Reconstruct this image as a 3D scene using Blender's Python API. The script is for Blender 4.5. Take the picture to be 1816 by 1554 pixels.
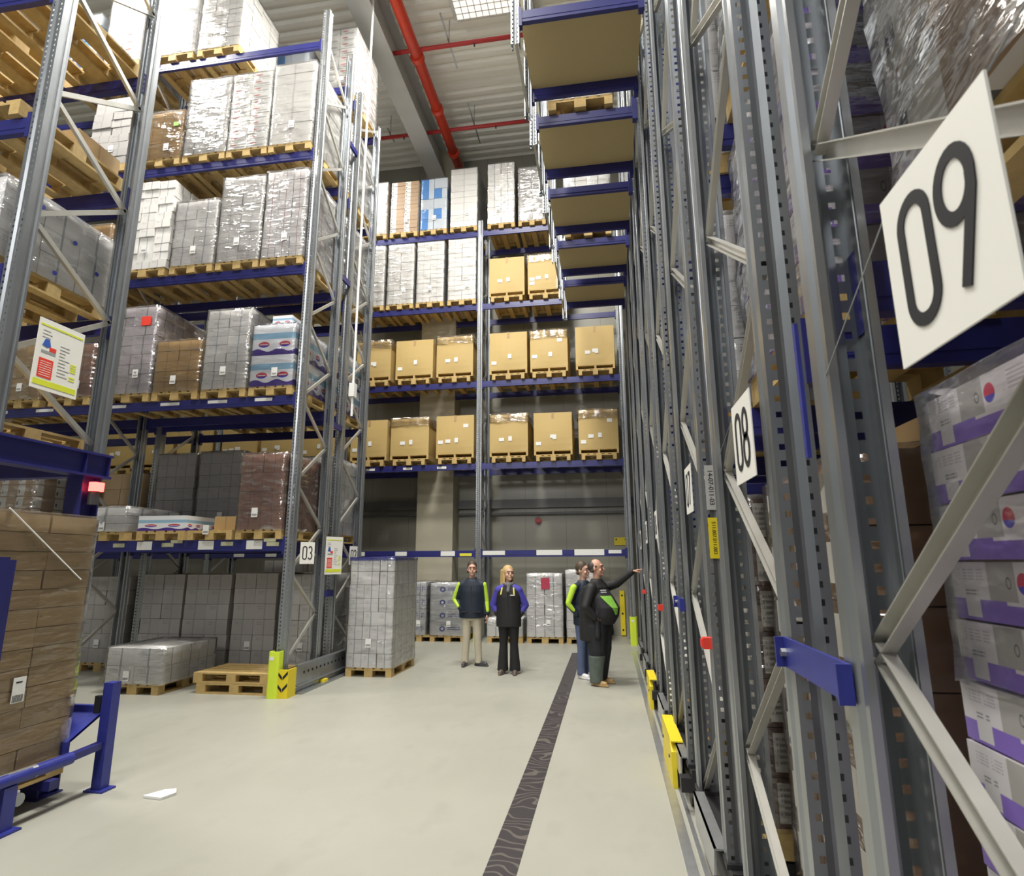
import bpy, math, random
from mathutils import Vector, Matrix
random.seed(7)
PI=math.pi
S=bpy.context.scene
for o in list(bpy.data.objects): bpy.data.objects.remove(o)
COL=S.collection
# ------------------------------------------------------------------ camera
cam=bpy.data.cameras.new('camera'); camo=bpy.data.objects.new('camera',cam); COL.objects.link(camo)
cam.sensor_width=36; cam.lens=1048.5*36/1816; cam.clip_start=.05; cam.clip_end=200
P_,Y_,R_=[math.radians(a) for a in (11.85,9.06,-0.25)]
fw=Vector((-math.sin(Y_)*math.cos(P_),math.cos(Y_)*math.cos(P_),math.sin(P_)))
rt=Vector((math.cos(Y_),math.sin(Y_),0)); up=rt.cross(fw)
r2=rt*math.cos(R_)+up*math.sin(R_); u2=up*math.cos(R_)-rt*math.sin(R_)
camo.matrix_world=Matrix(((r2.x,u2.x,-fw.x,0),(r2.y,u2.y,-fw.y,0),(r2.z,u2.z,-fw.z,1.85),(0,0,0,1)))
S.camera=camo
cam.dof.use_dof=True; cam.dof.focus_distance=8.0; cam.dof.aperture_fstop=6.3
# ------------------------------------------------------------------ world, exposure
S.view_settings.view_transform='Standard'; S.view_settings.look='None'
S.view_settings.exposure=0.20; S.view_settings.gamma=1; S.view_settings.use_curve_mapping=False
W=bpy.data.worlds.new('world'); S.world=W; W.use_nodes=True
W.node_tree.nodes['Background'].inputs[0].default_value=(.86,.93,1,1)
W.node_tree.nodes['Background'].inputs[1].default_value=.15
# ------------------------------------------------------------------ lights (ceiling lamps over the aisles, plus an added front fill)
def area(x,y,z,sx,sy,e,c=(1,.97,.9),rot=(0,0,0)):
    l=bpy.data.lights.new('ceiling_and_fill_light','AREA'); l.shape='RECTANGLE'; l.size=sx; l.size_y=sy; l.energy=e; l.color=c
    o=bpy.data.objects.new('ceiling_and_fill_light',l); COL.objects.link(o); o.location=(x,y,z); o.rotation_euler=rot; return o
area(-2.3,-2.5,12.5,1.6,1.2,420)
area(-2.6,2.5,13.0,1.6,1.2,560)
area(-2.3,7.0,13.1,1.6,1.2,850)
area(-2.3,9.6,13.2,1.6,1.2,420)
area(-9,6.5,13.1,1.6,1.2,450)
area(-7,12.6,13.1,1.6,.8,250)
area(-4.3,-3.5,7.5,2.0,1.5,330,(1,.98,.95),(math.radians(80),0,0))  # fill added behind the camera to brighten front faces, not a ceiling lamp
# ------------------------------------------------------------------ materials
def mat(name):
    m=bpy.data.materials.new(name); m.use_nodes=True
    nt=m.node_tree; return m,nt,nt.nodes['Principled BSDF']
class N:
    def __init__(s,nt): s.nt=nt
    def __call__(s,t,**k):
        n=s.nt.nodes.new(t)
        for a,b in k.items(): setattr(n,a,b)
        return n
    def l(s,a,b): s.nt.links.new(a,b)
    def m(s,op,a,b=None,c=None):
        n=s.nt.nodes.new('ShaderNodeMath'); n.operation=op
        for i,x in enumerate((a,b,c)):
            if x is None: continue
            if isinstance(x,(int,float)): n.inputs[i].default_value=x
            else: s.nt.links.new(x,n.inputs[i])
        return n.outputs[0]
    def mix(s,f,a,b):
        n=s.nt.nodes.new('ShaderNodeMix'); n.data_type='RGBA'
        for i,x in ((0,f),(6,a),(7,b)):
            if isinstance(x,(int,float)): n.inputs[i].default_value=x
            elif isinstance(x,tuple): n.inputs[i].default_value=x if len(x)==4 else x+(1,)
            else: s.nt.links.new(x,n.inputs[i])
        return n.outputs[2]
    def rect(s,U,V,u0,u1,v0,v1):
        a=s.m('MULTIPLY',s.m('GREATER_THAN',U,u0),s.m('LESS_THAN',U,u1))
        b=s.m('MULTIPLY',s.m('GREATER_THAN',V,v0),s.m('LESS_THAN',V,v1))
        return s.m('MULTIPLY',a,b)
    def ell(s,U,V,u,v,ru,rv):
        a=s.m('POWER',s.m('DIVIDE',s.m('SUBTRACT',U,u),ru),2); b=s.m('POWER',s.m('DIVIDE',s.m('SUBTRACT',V,v),rv),2)
        return s.m('LESS_THAN',s.m('ADD',a,b),1)
    def noise(s,scale,sc=(1,1,1),detail=3,coord='Object'):
        t=s('ShaderNodeTexCoord'); mp=s('ShaderNodeMapping'); mp.inputs['Scale'].default_value=sc
        s.l(t.outputs[coord],mp.inputs[0]); n=s('ShaderNodeTexNoise'); n.inputs['Scale'].default_value=scale; n.inputs['Detail'].default_value=detail
        s.l(mp.outputs[0],n.inputs[0]); return n.outputs[0]
def plain(name,c,rough=.6,metal=0,var=.12,ns=6,sc=(1,1,1),bump=0,spec=.5):
    m,nt,b=mat(name); n=N(nt); f=n.noise(ns,sc)
    c2=tuple(x*(1-var) for x in c); c1=tuple(min(1,x*(1+var)) for x in c)
    n.l(n.mix(f,c2,c1),b.inputs['Base Color'])
    b.inputs['Roughness'].default_value=rough; b.inputs['Metallic'].default_value=metal; b.inputs['Specular IOR Level'].default_value=spec
    if bump:
        bp=n('ShaderNodeBump'); bp.inputs['Strength'].default_value=bump; bp.inputs['Distance'].default_value=.01
        n.l(n.noise(ns*4,sc),bp.inputs['Height']); n.l(bp.outputs[0],b.inputs['Normal'])
    return m
GALV=plain('galvanised_steel',(.36,.38,.40),.33,.78,.22,9,(1,1,.35))
GALV2=plain('galvanised_brace',(.52,.51,.47),.38,.6,.12,7)
BLUE=plain('blue_paint',(.023,.025,.155),.38,0,.15,5)
BLUEB=plain('bright_blue_paint',(.028,.036,.24),.4,0,.3,14)
WOOD=plain('pallet_wood',(.50,.35,.14),.75,0,.30,5,(3,3,3),.15)
BOARD=plain('chipboard',(.47,.37,.19),.8,0,.06,60)
BLACK=plain('black_steel',(.02,.02,.022),.5,0)
DARK=plain('dark_plastic',(.05,.05,.055),.5,0)
YEL=plain('yellow_paint',(.78,.62,.02),.45,0,.08)
LIME=plain('lime_plastic',(.66,.82,.05),.45,0,.05)
RED=plain('red_pipe_paint',(.62,.05,.02),.4,0,.1)
REDP=plain('red_plastic',(.8,.06,.04),.4,0,.05)
SIGNW=plain('sign_white',(.86,.85,.80),.5,0,.01)
INK=plain('black_print',(.010,.010,.012),.8,0,0)
PAPER=plain('white_paper',(.78,.78,.76),.7,0,.06,30)
YPAP=plain('yellow_paper',(.75,.68,.05),.7,0,.1,40)
CONC=plain('concrete',(.42,.39,.30),.85,0,.10,2,(1,1,1),.1)
SHINY=plain('polished_plate',(.55,.56,.58),.28,.75,.2,10)
def floor_mat():
    m,nt,b=mat('floor_concrete'); n=N(nt)
    a=n.noise(.55,(1,1,1),5); c=n.noise(3.2,(1,.55,1),6); d=n.noise(60,(1,1,1),2)
    col=n.mix(n.m('MULTIPLY',a,1.0),(.31,.308,.262),(.435,.43,.375)); 
    r=n('ShaderNodeValToRGB'); r.color_ramp.elements[0].position=.55; r.color_ramp.elements[1].position=.72; n.l(c,r.inputs[0])
    col=n.mix(n.m('MULTIPLY',r.outputs[0],.30),col,(.27,.26,.22)); col=n.mix(n.m('MULTIPLY',d,.12),col,(.3,.3,.27))
    n.l(col,b.inputs['Base Color']); n.l(n.m('MULTIPLY_ADD',c,.25,.30),b.inputs['Roughness']); return m
FLOOR=floor_mat()
def wall_mat():
    m,nt,b=mat('wall_panel'); n=N(nt); t=n('ShaderNodeTexCoord'); s=n('ShaderNodeSeparateXYZ'); n.l(t.outputs['Object'],s.inputs[0])
    fr=n.m('FRACT',n.m('MULTIPLY',s.outputs[0],1/1.1)); line=n.m('LESS_THAN',fr,.012)
    a=n.noise(.8,(1,1,.2),4)
    col=n.mix(a,(.25,.245,.20),(.34,.33,.28)); col=n.mix(n.m('MULTIPLY',line,.6),col,(.12,.12,.10)); n.l(col,b.inputs['Base Color'])
    b.inputs['Roughness'].default_value=.32; return m
WALL=wall_mat()
CEIL=plain('ceiling_sheet',(.86,.85,.78),.55,0,.05,2)
CBEAM=plain('ceiling_beam_grey',(.50,.51,.50),.5,0.2,.1,2)
def track_mat():
    m,nt,b=mat('track_steel'); n=N(nt); t=n('ShaderNodeTexCoord')
    w=n('ShaderNodeTexWave',wave_type='RINGS'); w.inputs['Scale'].default_value=3.2; w.inputs['Distortion'].default_value=18; w.inputs['Detail'].default_value=1
    n.l(t.outputs['Object'],w.inputs[0]); r=n('ShaderNodeValToRGB'); r.color_ramp.elements[0].position=.82; r.color_ramp.elements[1].position=.95; n.l(w.outputs[1],r.inputs[0])
    n.l(n.mix(n.m('MULTIPLY',r.outputs[0],.45),(.035,.03,.035),(.20,.18,.15)),b.inputs['Base Color']); b.inputs['Roughness'].default_value=.5; return m
TRACK=track_mat()
def carton_mat(name,base,var=.1,seam=None,extra=None,rough=.55,coat=0):
    m,nt,b=mat(name); n=N(nt); uvn=n('ShaderNodeUVMap'); s=n('ShaderNodeSeparateXYZ'); n.l(uvn.outputs[0],s.inputs[0]); U,V=s.outputs[0],s.outputs[1]
    oi=n('ShaderNodeObjectInfo'); rv=oi.outputs['Random']; f=n.noise(8,(1,1,1),2)
    c1=tuple(x*(1-var) for x in base); c2=tuple(min(1,x*(1+var)) for x in base)
    col=n.mix(n.m('MULTIPLY_ADD',f,.35,n.m('MULTIPLY',rv,.65)),c1,c2)
    if seam:   # tape / meeting line through the middle of each face
        col=n.mix(n.rect(U,V,.48,.52,0,1),col,seam)
    if extra: col=extra(n,U,V,col)
    n.l(col,b.inputs['Base Color']); b.inputs['Roughness'].default_value=rough; b.inputs['Coat Weight'].default_value=coat; b.inputs['Coat Roughness'].default_value=.15
    return m
def textlines(n,U,V,col,u0,u1,v0,v1,c,k=5,a=.7):
    r=n.rect(U,V,u0,u1,v0,v1); st=n.m('GREATER_THAN',n.m('FRACT',n.m('MULTIPLY',n.m('SUBTRACT',V,v0),k/(v1-v0))),.5)
    w=n.m('GREATER_THAN',n.noise(90,(1,1,.05),1),.42)
    return n.mix(n.m('MULTIPLY',n.m('MULTIPLY',r,st),n.m('MULTIPLY',w,a)),col,c)
def x_white(n,U,V,c):
    c=textlines(n,U,V,c,.12,.42,.55,.82,(.28,.28,.28),3,.5); return n.mix(n.rect(U,V,.47,.53,0,1),c,(.40,.42,.44))
def x_whitered(n,U,V,c):
    c=n.mix(n.m('MULTIPLY',n.ell(U,V,.3,.62,.18,.1),.8),c,(.5,.07,.06)); return n.mix(n.m('MULTIPLY',n.ell(U,V,.55,.3,.32,.14),.6),c,(.3,.3,.3))
def x_redline(n,U,V,c):
    c=n.mix(n.rect(U,V,.485,.515,0,1),c,(.42,.12,.14)); return textlines(n,U,V,c,.65,.9,.6,.8,(.3,.3,.3),2,.5)
def x_grey(n,U,V,c):
    c=textlines(n,U,V,c,.15,.45,.6,.85,(.2,.2,.2),2,.5); return n.mix(n.rect(U,V,.47,.53,0,1),c,(.30,.30,.30))
def x_lotus(n,U,V,c):
    wave=n.m('ADD',.16,n.m('MULTIPLY',n.m('SINE',n.m('MULTIPLY',U,12.566)),.05))
    c=n.mix(n.rect(U,V,0,1,.52,.72),c,(.30,.50,.66)); c=n.mix(n.m('LESS_THAN',V,wave),c,(.07,.03,.26))
    for cu in (.27,.76):
        e=n.ell(U,V,cu,.345,.13,.095); c=n.mix(e,c,(.55,.05,.07)); c=n.mix(n.m('MULTIPLY',e,n.m('LESS_THAN',V,.315)),c,(.05,.06,.45)); c=n.mix(n.rect(U,V,cu-.09,cu+.09,.335,.365),c,(.75,.72,.74))
    return c
def x_violet(n,U,V,c):
    c=n.mix(n.rect(U,V,.0,1,.0,.30),c,(.27,.17,.60)); c=n.mix(n.rect(U,V,.0,.5,.28,.36),c,(.27,.17,.60))
    c=n.mix(n.rect(U,V,.36,.60,.36,1),c,(.46,.44,.42)); c=n.mix(n.rect(U,V,.12,.26,.05,.60),c,(.72,.70,.72))
    c=textlines(n,U,V,c,.13,.25,.40,.52,(.2,.2,.2),2,.8); c=textlines(n,U,V,c,.08,.32,.66,.88,(.3,.28,.35),4,.5); c=textlines(n,U,V,c,.74,.97,.55,.9,(.3,.28,.35),5,.5)
    e=n.ell(U,V,.66,.66,.05,.17); c=n.mix(e,c,(.65,.06,.12)); c=n.mix(n.m('MULTIPLY',e,n.m('LESS_THAN',V,.62)),c,(.10,.08,.5))
    r=n.m('SUBTRACT',n.ell(U,V,.54,.66,.022,.10),n.ell(U,V,.54,.66,.015,.07)); return n.mix(r,c,(.15,.15,.15))
def x_bluew(n,U,V,c):
    oi=n('ShaderNodeObjectInfo').outputs['Random']; k=n.m('GREATER_THAN',oi,.5)
    return n.mix(n.m('MULTIPLY',k,n.rect(U,V,.0,.6,0,1)),c,(.10,.28,.60))
def x_label(n,U,V,c):
    c=n.mix(n.rect(U,V,.08,.42,.1,.9),c,(.62,.60,.55)); return textlines(n,U,V,c,.1,.4,.2,.8,(.2,.2,.2),5,.7)
def x_half(n,U,V,c):
    c=n.mix(n.rect(U,V,0,.42,.08,1),c,(.60,.58,.54)); return n.mix(n.rect(U,V,.05,.14,.3,.6),c,(.1,.1,.1))
def x_logo(n,U,V,c):
    r=n.ell(U,V,.35,.5,.08,.22); c=n.mix(r,c,(.06,.08,.35)); c=n.mix(n.ell(U,V,.35,.5,.04,.1),c,(.7,.7,.72)); return textlines(n,U,V,c,.5,.85,.35,.65,(.08,.1,.35),2,.9)
CM={
 'white':carton_mat('carton_white',(.72,.705,.68),.10,None,x_white),
 'plain':carton_mat('carton_plain_white',(.70,.685,.66),.05,(.56,.55,.53)),
 'bright':carton_mat('carton_bright_white',(.82,.81,.80),.07,None,x_white),
 'wred':carton_mat('carton_white_red_print',(.74,.73,.70),.05,None,x_whitered),
 'redl':carton_mat('carton_white_red_line',(.72,.70,.69),.07,None,x_redline),
 'grey':carton_mat('carton_grey',(.40,.385,.375),.10,None,x_grey),
 'lilac':carton_mat('carton_pale_lilac',(.62,.57,.59),.12,None,x_grey),
 'kraft':carton_mat('carton_kraft',(.44,.29,.13),.10,(.33,.21,.09)),
 'kraftl':carton_mat('carton_light_kraft',(.46,.34,.20),.13,None,None),
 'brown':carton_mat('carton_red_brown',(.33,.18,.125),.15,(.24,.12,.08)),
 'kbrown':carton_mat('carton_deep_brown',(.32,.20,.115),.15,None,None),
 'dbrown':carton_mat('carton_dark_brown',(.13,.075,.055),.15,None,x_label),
 'bin':carton_mat('bulk_box_kraft',(.52,.37,.14),.04,None,None,.6),
 'lotus':carton_mat('roll_pack_print',(.80,.81,.84),.04,None,x_lotus,.35,.3),
 'violet':carton_mat('carton_violet_print',(.78,.74,.76),.05,None,x_violet,.4,.3),
 'bluew':carton_mat('carton_blue_white',(.58,.62,.66),.08,None,x_bluew),
 'stripe':carton_mat('carton_blue_sides',(.10,.17,.42),.1,None,x_half),
 'half':carton_mat('carton_kraft_white_label',(.33,.22,.13),.1,None,x_half),
 'logo':carton_mat('bag_white_blue_logo',(.68,.69,.70),.05,None,x_logo),
}
def wrap_mat(name,base=.10,tint=(1,1,1),streak=.35):
    m,nt,b=mat(name); n=N(nt); nt.nodes.remove(b); out=[x for x in nt.nodes if x.type=='OUTPUT_MATERIAL'][0]
    tr=n('ShaderNodeBsdfTransparent'); tr.inputs[0].default_value=(.97,.97,.97,1)
    gl=n('ShaderNodeBsdfGlossy'); gl.inputs['Roughness'].default_value=.12; gl.inputs['Color'].default_value=tint+(1,)
    df=n('ShaderNodeBsdfDiffuse'); df.inputs['Color'].default_value=(.75,.75,.76,1)
    ad=n('ShaderNodeMixShader'); ad.inputs[0].default_value=.12; n.l(gl.outputs[0],ad.inputs[1]); n.l(df.outputs[0],ad.inputs[2])
    h1=n.noise(2.4,(1,1,3.5),4); h2=n.noise(1.6,(1.5,1.5,2.2),3)
    bp=n('ShaderNodeBump'); bp.inputs['Strength'].default_value=.8; bp.inputs['Distance'].default_value=.06
    n.l(n.m('ADD',h1,h2),bp.inputs['Height']); n.l(bp.outputs[0],gl.inputs['Normal'])
    fr=n('ShaderNodeFresnel'); fr.inputs[0].default_value=1.45; n.l(bp.outputs[0],fr.inputs['Normal'])
    st=n('ShaderNodeValToRGB'); st.color_ramp.elements[0].position=.52; st.color_ramp.elements[1].position=.68; n.l(n.noise(4.5,(1,1,3.5),5),st.inputs[0])
    f=n.m('ADD',n.m('ADD',n.m('MULTIPLY',fr.outputs[0],.8),base),n.m('MULTIPLY',st.outputs[0],streak)); f=n.m('MINIMUM',f,.9)
    mx=n('ShaderNodeMixShader'); n.l(f,mx.inputs[0]); n.l(tr.outputs[0],mx.inputs[1]); n.l(ad.outputs[0],mx.inputs[2]); n.l(mx.outputs[0],out.inputs[0]); return m
WRAP=wrap_mat('stretch_film',.04,(1,1,1),.14); WRAPH=wrap_mat('stretch_film_thick',.09,(1,1,1),.26); WRAPL=wrap_mat('stretch_film_thin',.02,(1,1,1),.05)
def emis(name,c,e):
    m,nt,b=mat(name); b.inputs['Base Color'].default_value=c+(1,); b.inputs['Emission Color'].default_value=c+(1,); b.inputs['Emission Strength'].default_value=e; return m
# ------------------------------------------------------------------ mesh builder
class MB:
    def __init__(s): s.v=[];s.f=[];s.uv=[];s.mi=[]
    def face(s,pts,uv=None,mi=0):
        k=len(s.v); s.v+= [tuple(p) for p in pts]; s.f.append(tuple(range(k,k+len(pts)))); s.uv.append(uv); s.mi.append(mi)
    def box(s,x0,y0,z0,x1,y1,z1,mi=0,M=None):
        c=[Vector((x,y,z)) for z in (z0,z1) for y in (y0,y1) for x in (x0,x1)]
        if M: c=[M@p for p in c]
        k=len(s.v); s.v+=[tuple(p) for p in c]
        # side faces: uv u along the face, v up
        for q in ((0,1,5,4),(1,3,7,5),(3,2,6,7),(2,0,4,6),(4,5,7,6),(2,3,1,0)):
            s.f.append(tuple(k+i for i in q)); s.uv.append(((0,0),(1,0),(1,1),(0,1))); s.mi.append(mi)
    def bar(s,p,q,w,h,upv=(0,0,1),mi=0):
        p=Vector(p);q=Vector(q);d=(q-p); L=d.length; d.normalize(); u=Vector(upv); a=d.cross(u).normalized(); b=a.cross(d)
        M=Matrix(((a.x,d.x,b.x,p.x),(a.y,d.y,b.y,p.y),(a.z,d.z,b.z,p.z),(0,0,0,1))); s.box(-w/2,0,-h/2,w/2,L,h/2,mi,M)
    def chan(s,p,q,w,d2,t,upv,mi=0):
        """U channel from p to q: width w (across), depth d2 along upv"""
        p=Vector(p);q=Vector(q);d=(q-p); L=d.length; d.normalize(); u=Vector(upv); a=d.cross(u).normalized(); b=a.cross(d)
        M=Matrix(((a.x,d.x,b.x,p.x),(a.y,d.y,b.y,p.y),(a.z,d.z,b.z,p.z),(0,0,0,1)))
        s.box(-w/2,0,0,w/2,L,t,mi,M); s.box(-w/2,0,t,-w/2+t,L,d2,mi,M); s.box(w/2-t,0,t,w/2,L,d2,mi,M)
    def tube(s,p,q,r1,r2=None,n=16,mi=0,caps=True):
        if r2 is None:r2=r1
        p=Vector(p);q=Vector(q);d=(q-p).normalized(); a=d.orthogonal().normalized(); b=d.cross(a); k=len(s.v)
        for c,r in((p,r1),(q,r2)):
            for i in range(n): t=2*PI*i/n; s.v.append(tuple(c+a*math.cos(t)*r+b*math.sin(t)*r))
        for i in range(n): j=(i+1)%n; s.f.append((k+i,k+j,k+n+j,k+n+i)); s.uv.append(None); s.mi.append(mi)
        if caps:
            s.f.append(tuple(k+i for i in range(n))[::-1]); s.f.append(tuple(k+n+i for i in range(n))); s.uv+=[None]*2; s.mi+=[mi]*2
    def ellip(s,c,r,n=14,m=9,mi=0,M=None):
        k=len(s.v); c=Vector(c)
        for j in range(m+1):
            ph=PI*j/m
            for i in range(n):
                t=2*PI*i/n; p=Vector((r[0]*math.sin(ph)*math.cos(t),r[1]*math.sin(ph)*math.sin(t),r[2]*math.cos(ph)))
                if M: p=M@p
                s.v.append(tuple(c+p))
        for j in range(m):
            for i in range(n):
                a=(i+1)%n; s.f.append((k+j*n+i,k+(j+1)*n+i,k+(j+1)*n+a,k+j*n+a)); s.uv.append(None); s.mi.append(mi)
    def prism(s,poly,ax,a,b,mi=0):
        """extrude polygon (2D) along axis ax from a to b; poly coords are the two other axes in order"""
        def P(p,t): return {'x':(t,p[0],p[1]),'y':(p[0],t,p[1]),'z':(p[0],p[1],t)}[ax]
        n=len(poly); k=len(s.v); s.v+=[P(p,a) for p in poly]+[P(p,b) for p in poly]
        for i in range(n): j=(i+1)%n; s.f.append((k+i,k+j,k+n+j,k+n+i)); s.uv.append(None); s.mi.append(mi)
        s.f.append(tuple(k+i for i in range(n))[::-1]); s.f.append(tuple(k+n+i for i in range(n))); s.uv+=[None]*2; s.mi+=[mi]*2
    def mesh(s,name,mats):
        me=bpy.data.meshes.new(name); me.from_pydata(s.v,[],s.f)
        for m in (mats if isinstance(mats,(list,tuple)) else [mats]): me.materials.append(m)
        if any(u for u in s.uv):
            L=me.uv_layers.new(name='UVMap').data; i=0
            for f,u in zip(s.f,s.uv):
                for j in range(len(f)): 
                    if u: L[i].uv=u[j]
                    i+=1
        me.polygons.foreach_set('material_index',s.mi); me.update(); return me
    def build(s,name,mats,parent=None,loc=(0,0,0),smooth=False):
        me=s.mesh(name,mats)
        if smooth: me.polygons.foreach_set('use_smooth',[True]*len(me.polygons))
        return inst(name,me,parent,loc)
def inst(name,me,parent=None,loc=(0,0,0),rz=0):
    o=bpy.data.objects.new(name,me); COL.objects.link(o); o.location=loc; o.rotation_euler=(0,0,rz)
    if parent: o.parent=parent
    return o
def tag(o,label=None,cat=None,group=None,kind=None):
    if label:o['label']=label
    if cat:o['category']=cat
    if group:o['group']=group
    if kind:o['kind']=kind
    return o
def thing(name,label,cat,loc=(0,0,0),rz=0,group=None):
    o=bpy.data.objects.new(name,None); o.empty_display_size=.1; COL.objects.link(o); o.location=loc; o.rotation_euler=(0,0,rz)
    return tag(o,label,cat,group)
def struct(name,mb,m): o=mb.build(name,m); o['kind']='structure'; return o
# ------------------------------------------------------------------ room
b=MB(); b.box(-16,-6,-.2,8,16.2,0); struct('floor',b,FLOOR)
b=MB(); b.box(-16,16.0,-.2,8,16.2,14.6); struct('wall_back',b,WALL)
b=MB(); b.box(-16.2,-6,-.2,-16,16.2,14.6); struct('wall_left',b,WALL)
b=MB(); b.box(8,-6,-.2,8.2,16.2,14.6); struct('wall_right',b,WALL)
ZC=14.2
b=MB(); y=-1.0; per=.30
while y<16.0:
    pr=[(y,ZC),(y+.05,ZC+.09),(y+.14,ZC+.09),(y+.19,ZC),(y+.30,ZC)]
    for (a,za),(c,zc_) in zip(pr[:-1],pr[1:]):
        c=min(c,16.0)
        b.face([(-16,a,za),(-16,c,zc_),(8,c,zc_),(8,a,za)])
    y+=per
b.box(-16,-1,ZC+.1,8,16.2,ZC+.3)
struct('ceiling',b,CEIL)
# protective band on the wall
b=MB(); b.box(-16,15.90,3.28,.9,16,3.52); b.box(-16,15.84,3.10,.9,16,3.16); struct('trim_1',b,plain('band_grey',(.12,.12,.12),.5,.3))
# concrete column and ceiling beams
b=MB(); b.box(-5.05,15.35,0,-4.05,15.99,14.15); struct('trim_2',b,CONC)
def ibeam(x0,x1,z0,z1,y0,y1,t=.05):
    b=MB(); c=(x0+x1)/2; b.box(x0,y0,z0,x1,y1,z0+t); b.box(x0,y0,z1-t,x1,y1,z1); b.box(c-.05,y0,z0+t,c+.05,y1,z1-t); return b
tag(ibeam(-4.95,-4.45,13.2,ZC,4,15.34).build('ceiling_beam',CBEAM),'long grey steel roof beam beside the thick red pipe','beam')
b=MB(); b.box(-1.5,4,13.85,-1.2,15.98,ZC); b.build('ceiling_beam',CBEAM); tag(bpy.data.objects['ceiling_beam.001'],'grey roof beam largely behind the overhead shelves','beam')
b=MB(); b.tube((-4.0,4,13.45),(-4.0,15.3,13.45),.13,n=20)
p=thing('sprinkler_pipe','thick bright red sprinkler main running along the grey roof beam','pipe',(0,0,0))
b.build('pipe',RED,p,smooth=True)
for yy in (9.3,11.25,12.9,14.6):
    b=MB(); b.tube((-4.0,yy-.06,13.45),(-4.0,yy+.06,13.45),.16,n=20); b.build('coupling',RED,p,smooth=False)
for yy,lab in ((11.1,'thinner red sprinkler branch pipe nearer the camera, crossing under the roof'),(13.75,'thinner red sprinkler branch pipe nearer the back wall, crossing under the roof')):
    p=thing('sprinkler_branch_pipe',lab,'pipe',(0,yy,13.5))
    b=MB(); b.tube((-7.5,0,0),(.5,0,0),.05,n=14); b.build('pipe',plain('dark_red_paint',(.45,.03,.03),.4),p,smooth=True)
    for xx in (-3.2,-1.7,-5.6):
        b=MB(); b.bar((xx,-.75 if xx==-3.2 else -.25,.09),(xx,.75 if xx==-3.2 else .3,.09),.03,.03); b.bar((xx,0,0),(xx,0,.7),.015,.015,(1,0,0)); b.build('hanger',GALV,p)
    for xx in (-2.6,-5.2):
        b=MB(); b.tube((xx,0,-.12),(xx,0,0),.02,n=8); b.build('sprinkler_head',DARK,p)
# ceiling light panel with wire guard
p=thing('ceiling_light','white ceiling light panel behind a wire guard near the roof pipe','light',(-2.2,10.1,13.95))
b=MB(); b.box(-.75,-.8,.0,.75,.8,.1); b.build('diffuser',emis('lamp_white',(1,.97,.92),.62),p)
b=MB()
for i in range(11): b.bar((-.75+i*.15,-.8,-.03),(-.75+i*.15,.8,-.03),.014,.008)
for i in range(11): b.bar((-.75,-.8+i*.16,-.03),(.75,-.8+i*.16,-.03),.014,.008)
b.build('wire_guard',GALV2,p)
b=MB(); b.box(-.85,-.9,.1,.85,.9,.25); b.build('housing',CBEAM,p)
# floor track
b=MB(); b.box(-.82,-2,.0,-.62,12.95,.004); tag(b.build('floor_track',TRACK),'dark scuffed guide track set into the floor between walkway and people','track')
# ------------------------------------------------------------------ uprights and frames
_U={}
def upright(h,w=.13,d=.12,pitch=.055):
    key=(h,w,d)
    if key in _U: return _U[key]
    b=MB(); us=[-w/2,-w*.36,-w*.22,-w*.04,w*.04,w*.25,w*.33,w/2]; dv=[0,0,0,.008,.008,0,0,0]
    nz=int(h/pitch); zs=[]
    for i in range(nz): zs+=[i*pitch,i*pitch+pitch*.32,i*pitch+pitch*.68]
    zs.append(nz*pitch); zs.append(h) if h>nz*pitch+1e-4 else None
    k=len(b.v)
    for z in zs:
        for u,v in zip(us,dv): b.v.append((u,v,z))
    n=len(us)
    for j in range(len(zs)-1):
        for i in range(n-1):
            if j%3==1 and i in (1,5) and j<3*nz: continue
            b.f.append((k+j*n+i,k+j*n+i+1,k+(j+1)*n+i+1,k+(j+1)*n+i)); b.uv.append(None); b.mi.append(0)
    for sgn in (-1,1):
        pr=[(w/2,0),(w/2,d*.42),(w*.40,d*.52),(w*.40,d*.72),(w/2,d*.82),(w/2,d),(w*.34,d),(w*.34,d*.93)]
        for (a,c),(e,f) in zip(pr[:-1],pr[1:]):
            q=[(a*sgn,c,0),(e*sgn,f,0),(e*sgn,f,h),(a*sgn,c,h)]
            b.face(q if sgn>0 else q[::-1])
    _U[key]=b.mesh('upright',GALV); return _U[key]
def frame(par,x,y0,y1,h,z0=0,ph=.3,half=.6,w=.13,d=.12,foot=True,up=1,gm=None):
    """upright frame in a YZ plane; relative to parent at origin"""
    me=upright(h,w,d)
    inst('upright',me,par,(x,y0,z0)); inst('upright',me,par,(x,y1,z0),PI)
    z=z0+ph; s=up; t=z0+h-.1
    a,c=y0+d*.75,y1-d*.75
    while z+half<t:
        b=MB(); p=(x,a if s>0 else c,z); q=(x,c if s>0 else a,z+half)
        b.chan(p,q,.045,.032,.0035,(-1,0,0)); b.build('brace',GALV2,par); z+=half; s=-s
    if foot:
        for yy in (y0+d/2,y1-d/2):
            b=MB(); b.box(x-.09,yy-.08,z0,x+.09,yy+.08,z0+.012); b.build('foot_plate',GALV,par)
_B={}
def beam(par,x0,x1,y,ztop,h=.14,t=.05,conn=True):
    key=(round(x1-x0,3),h,t)
    if key not in _B:
        L=x1-x0; b=MB(); b.box(0,-t/2,-h,L,t/2,0)
        b.box(0,-t/2-.004,-h*.72,L,-t/2,-h*.28)
        for e in (0,L): b.box(e-.03 if e else -.005,-t/2-.008,-h-.05,e+.005 if e else .03,t/2+.008,.04)
        _B[key]=b.mesh('beam',BLUE)
    return inst('beam',_B[key],par,(x0,y,ztop))
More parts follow.
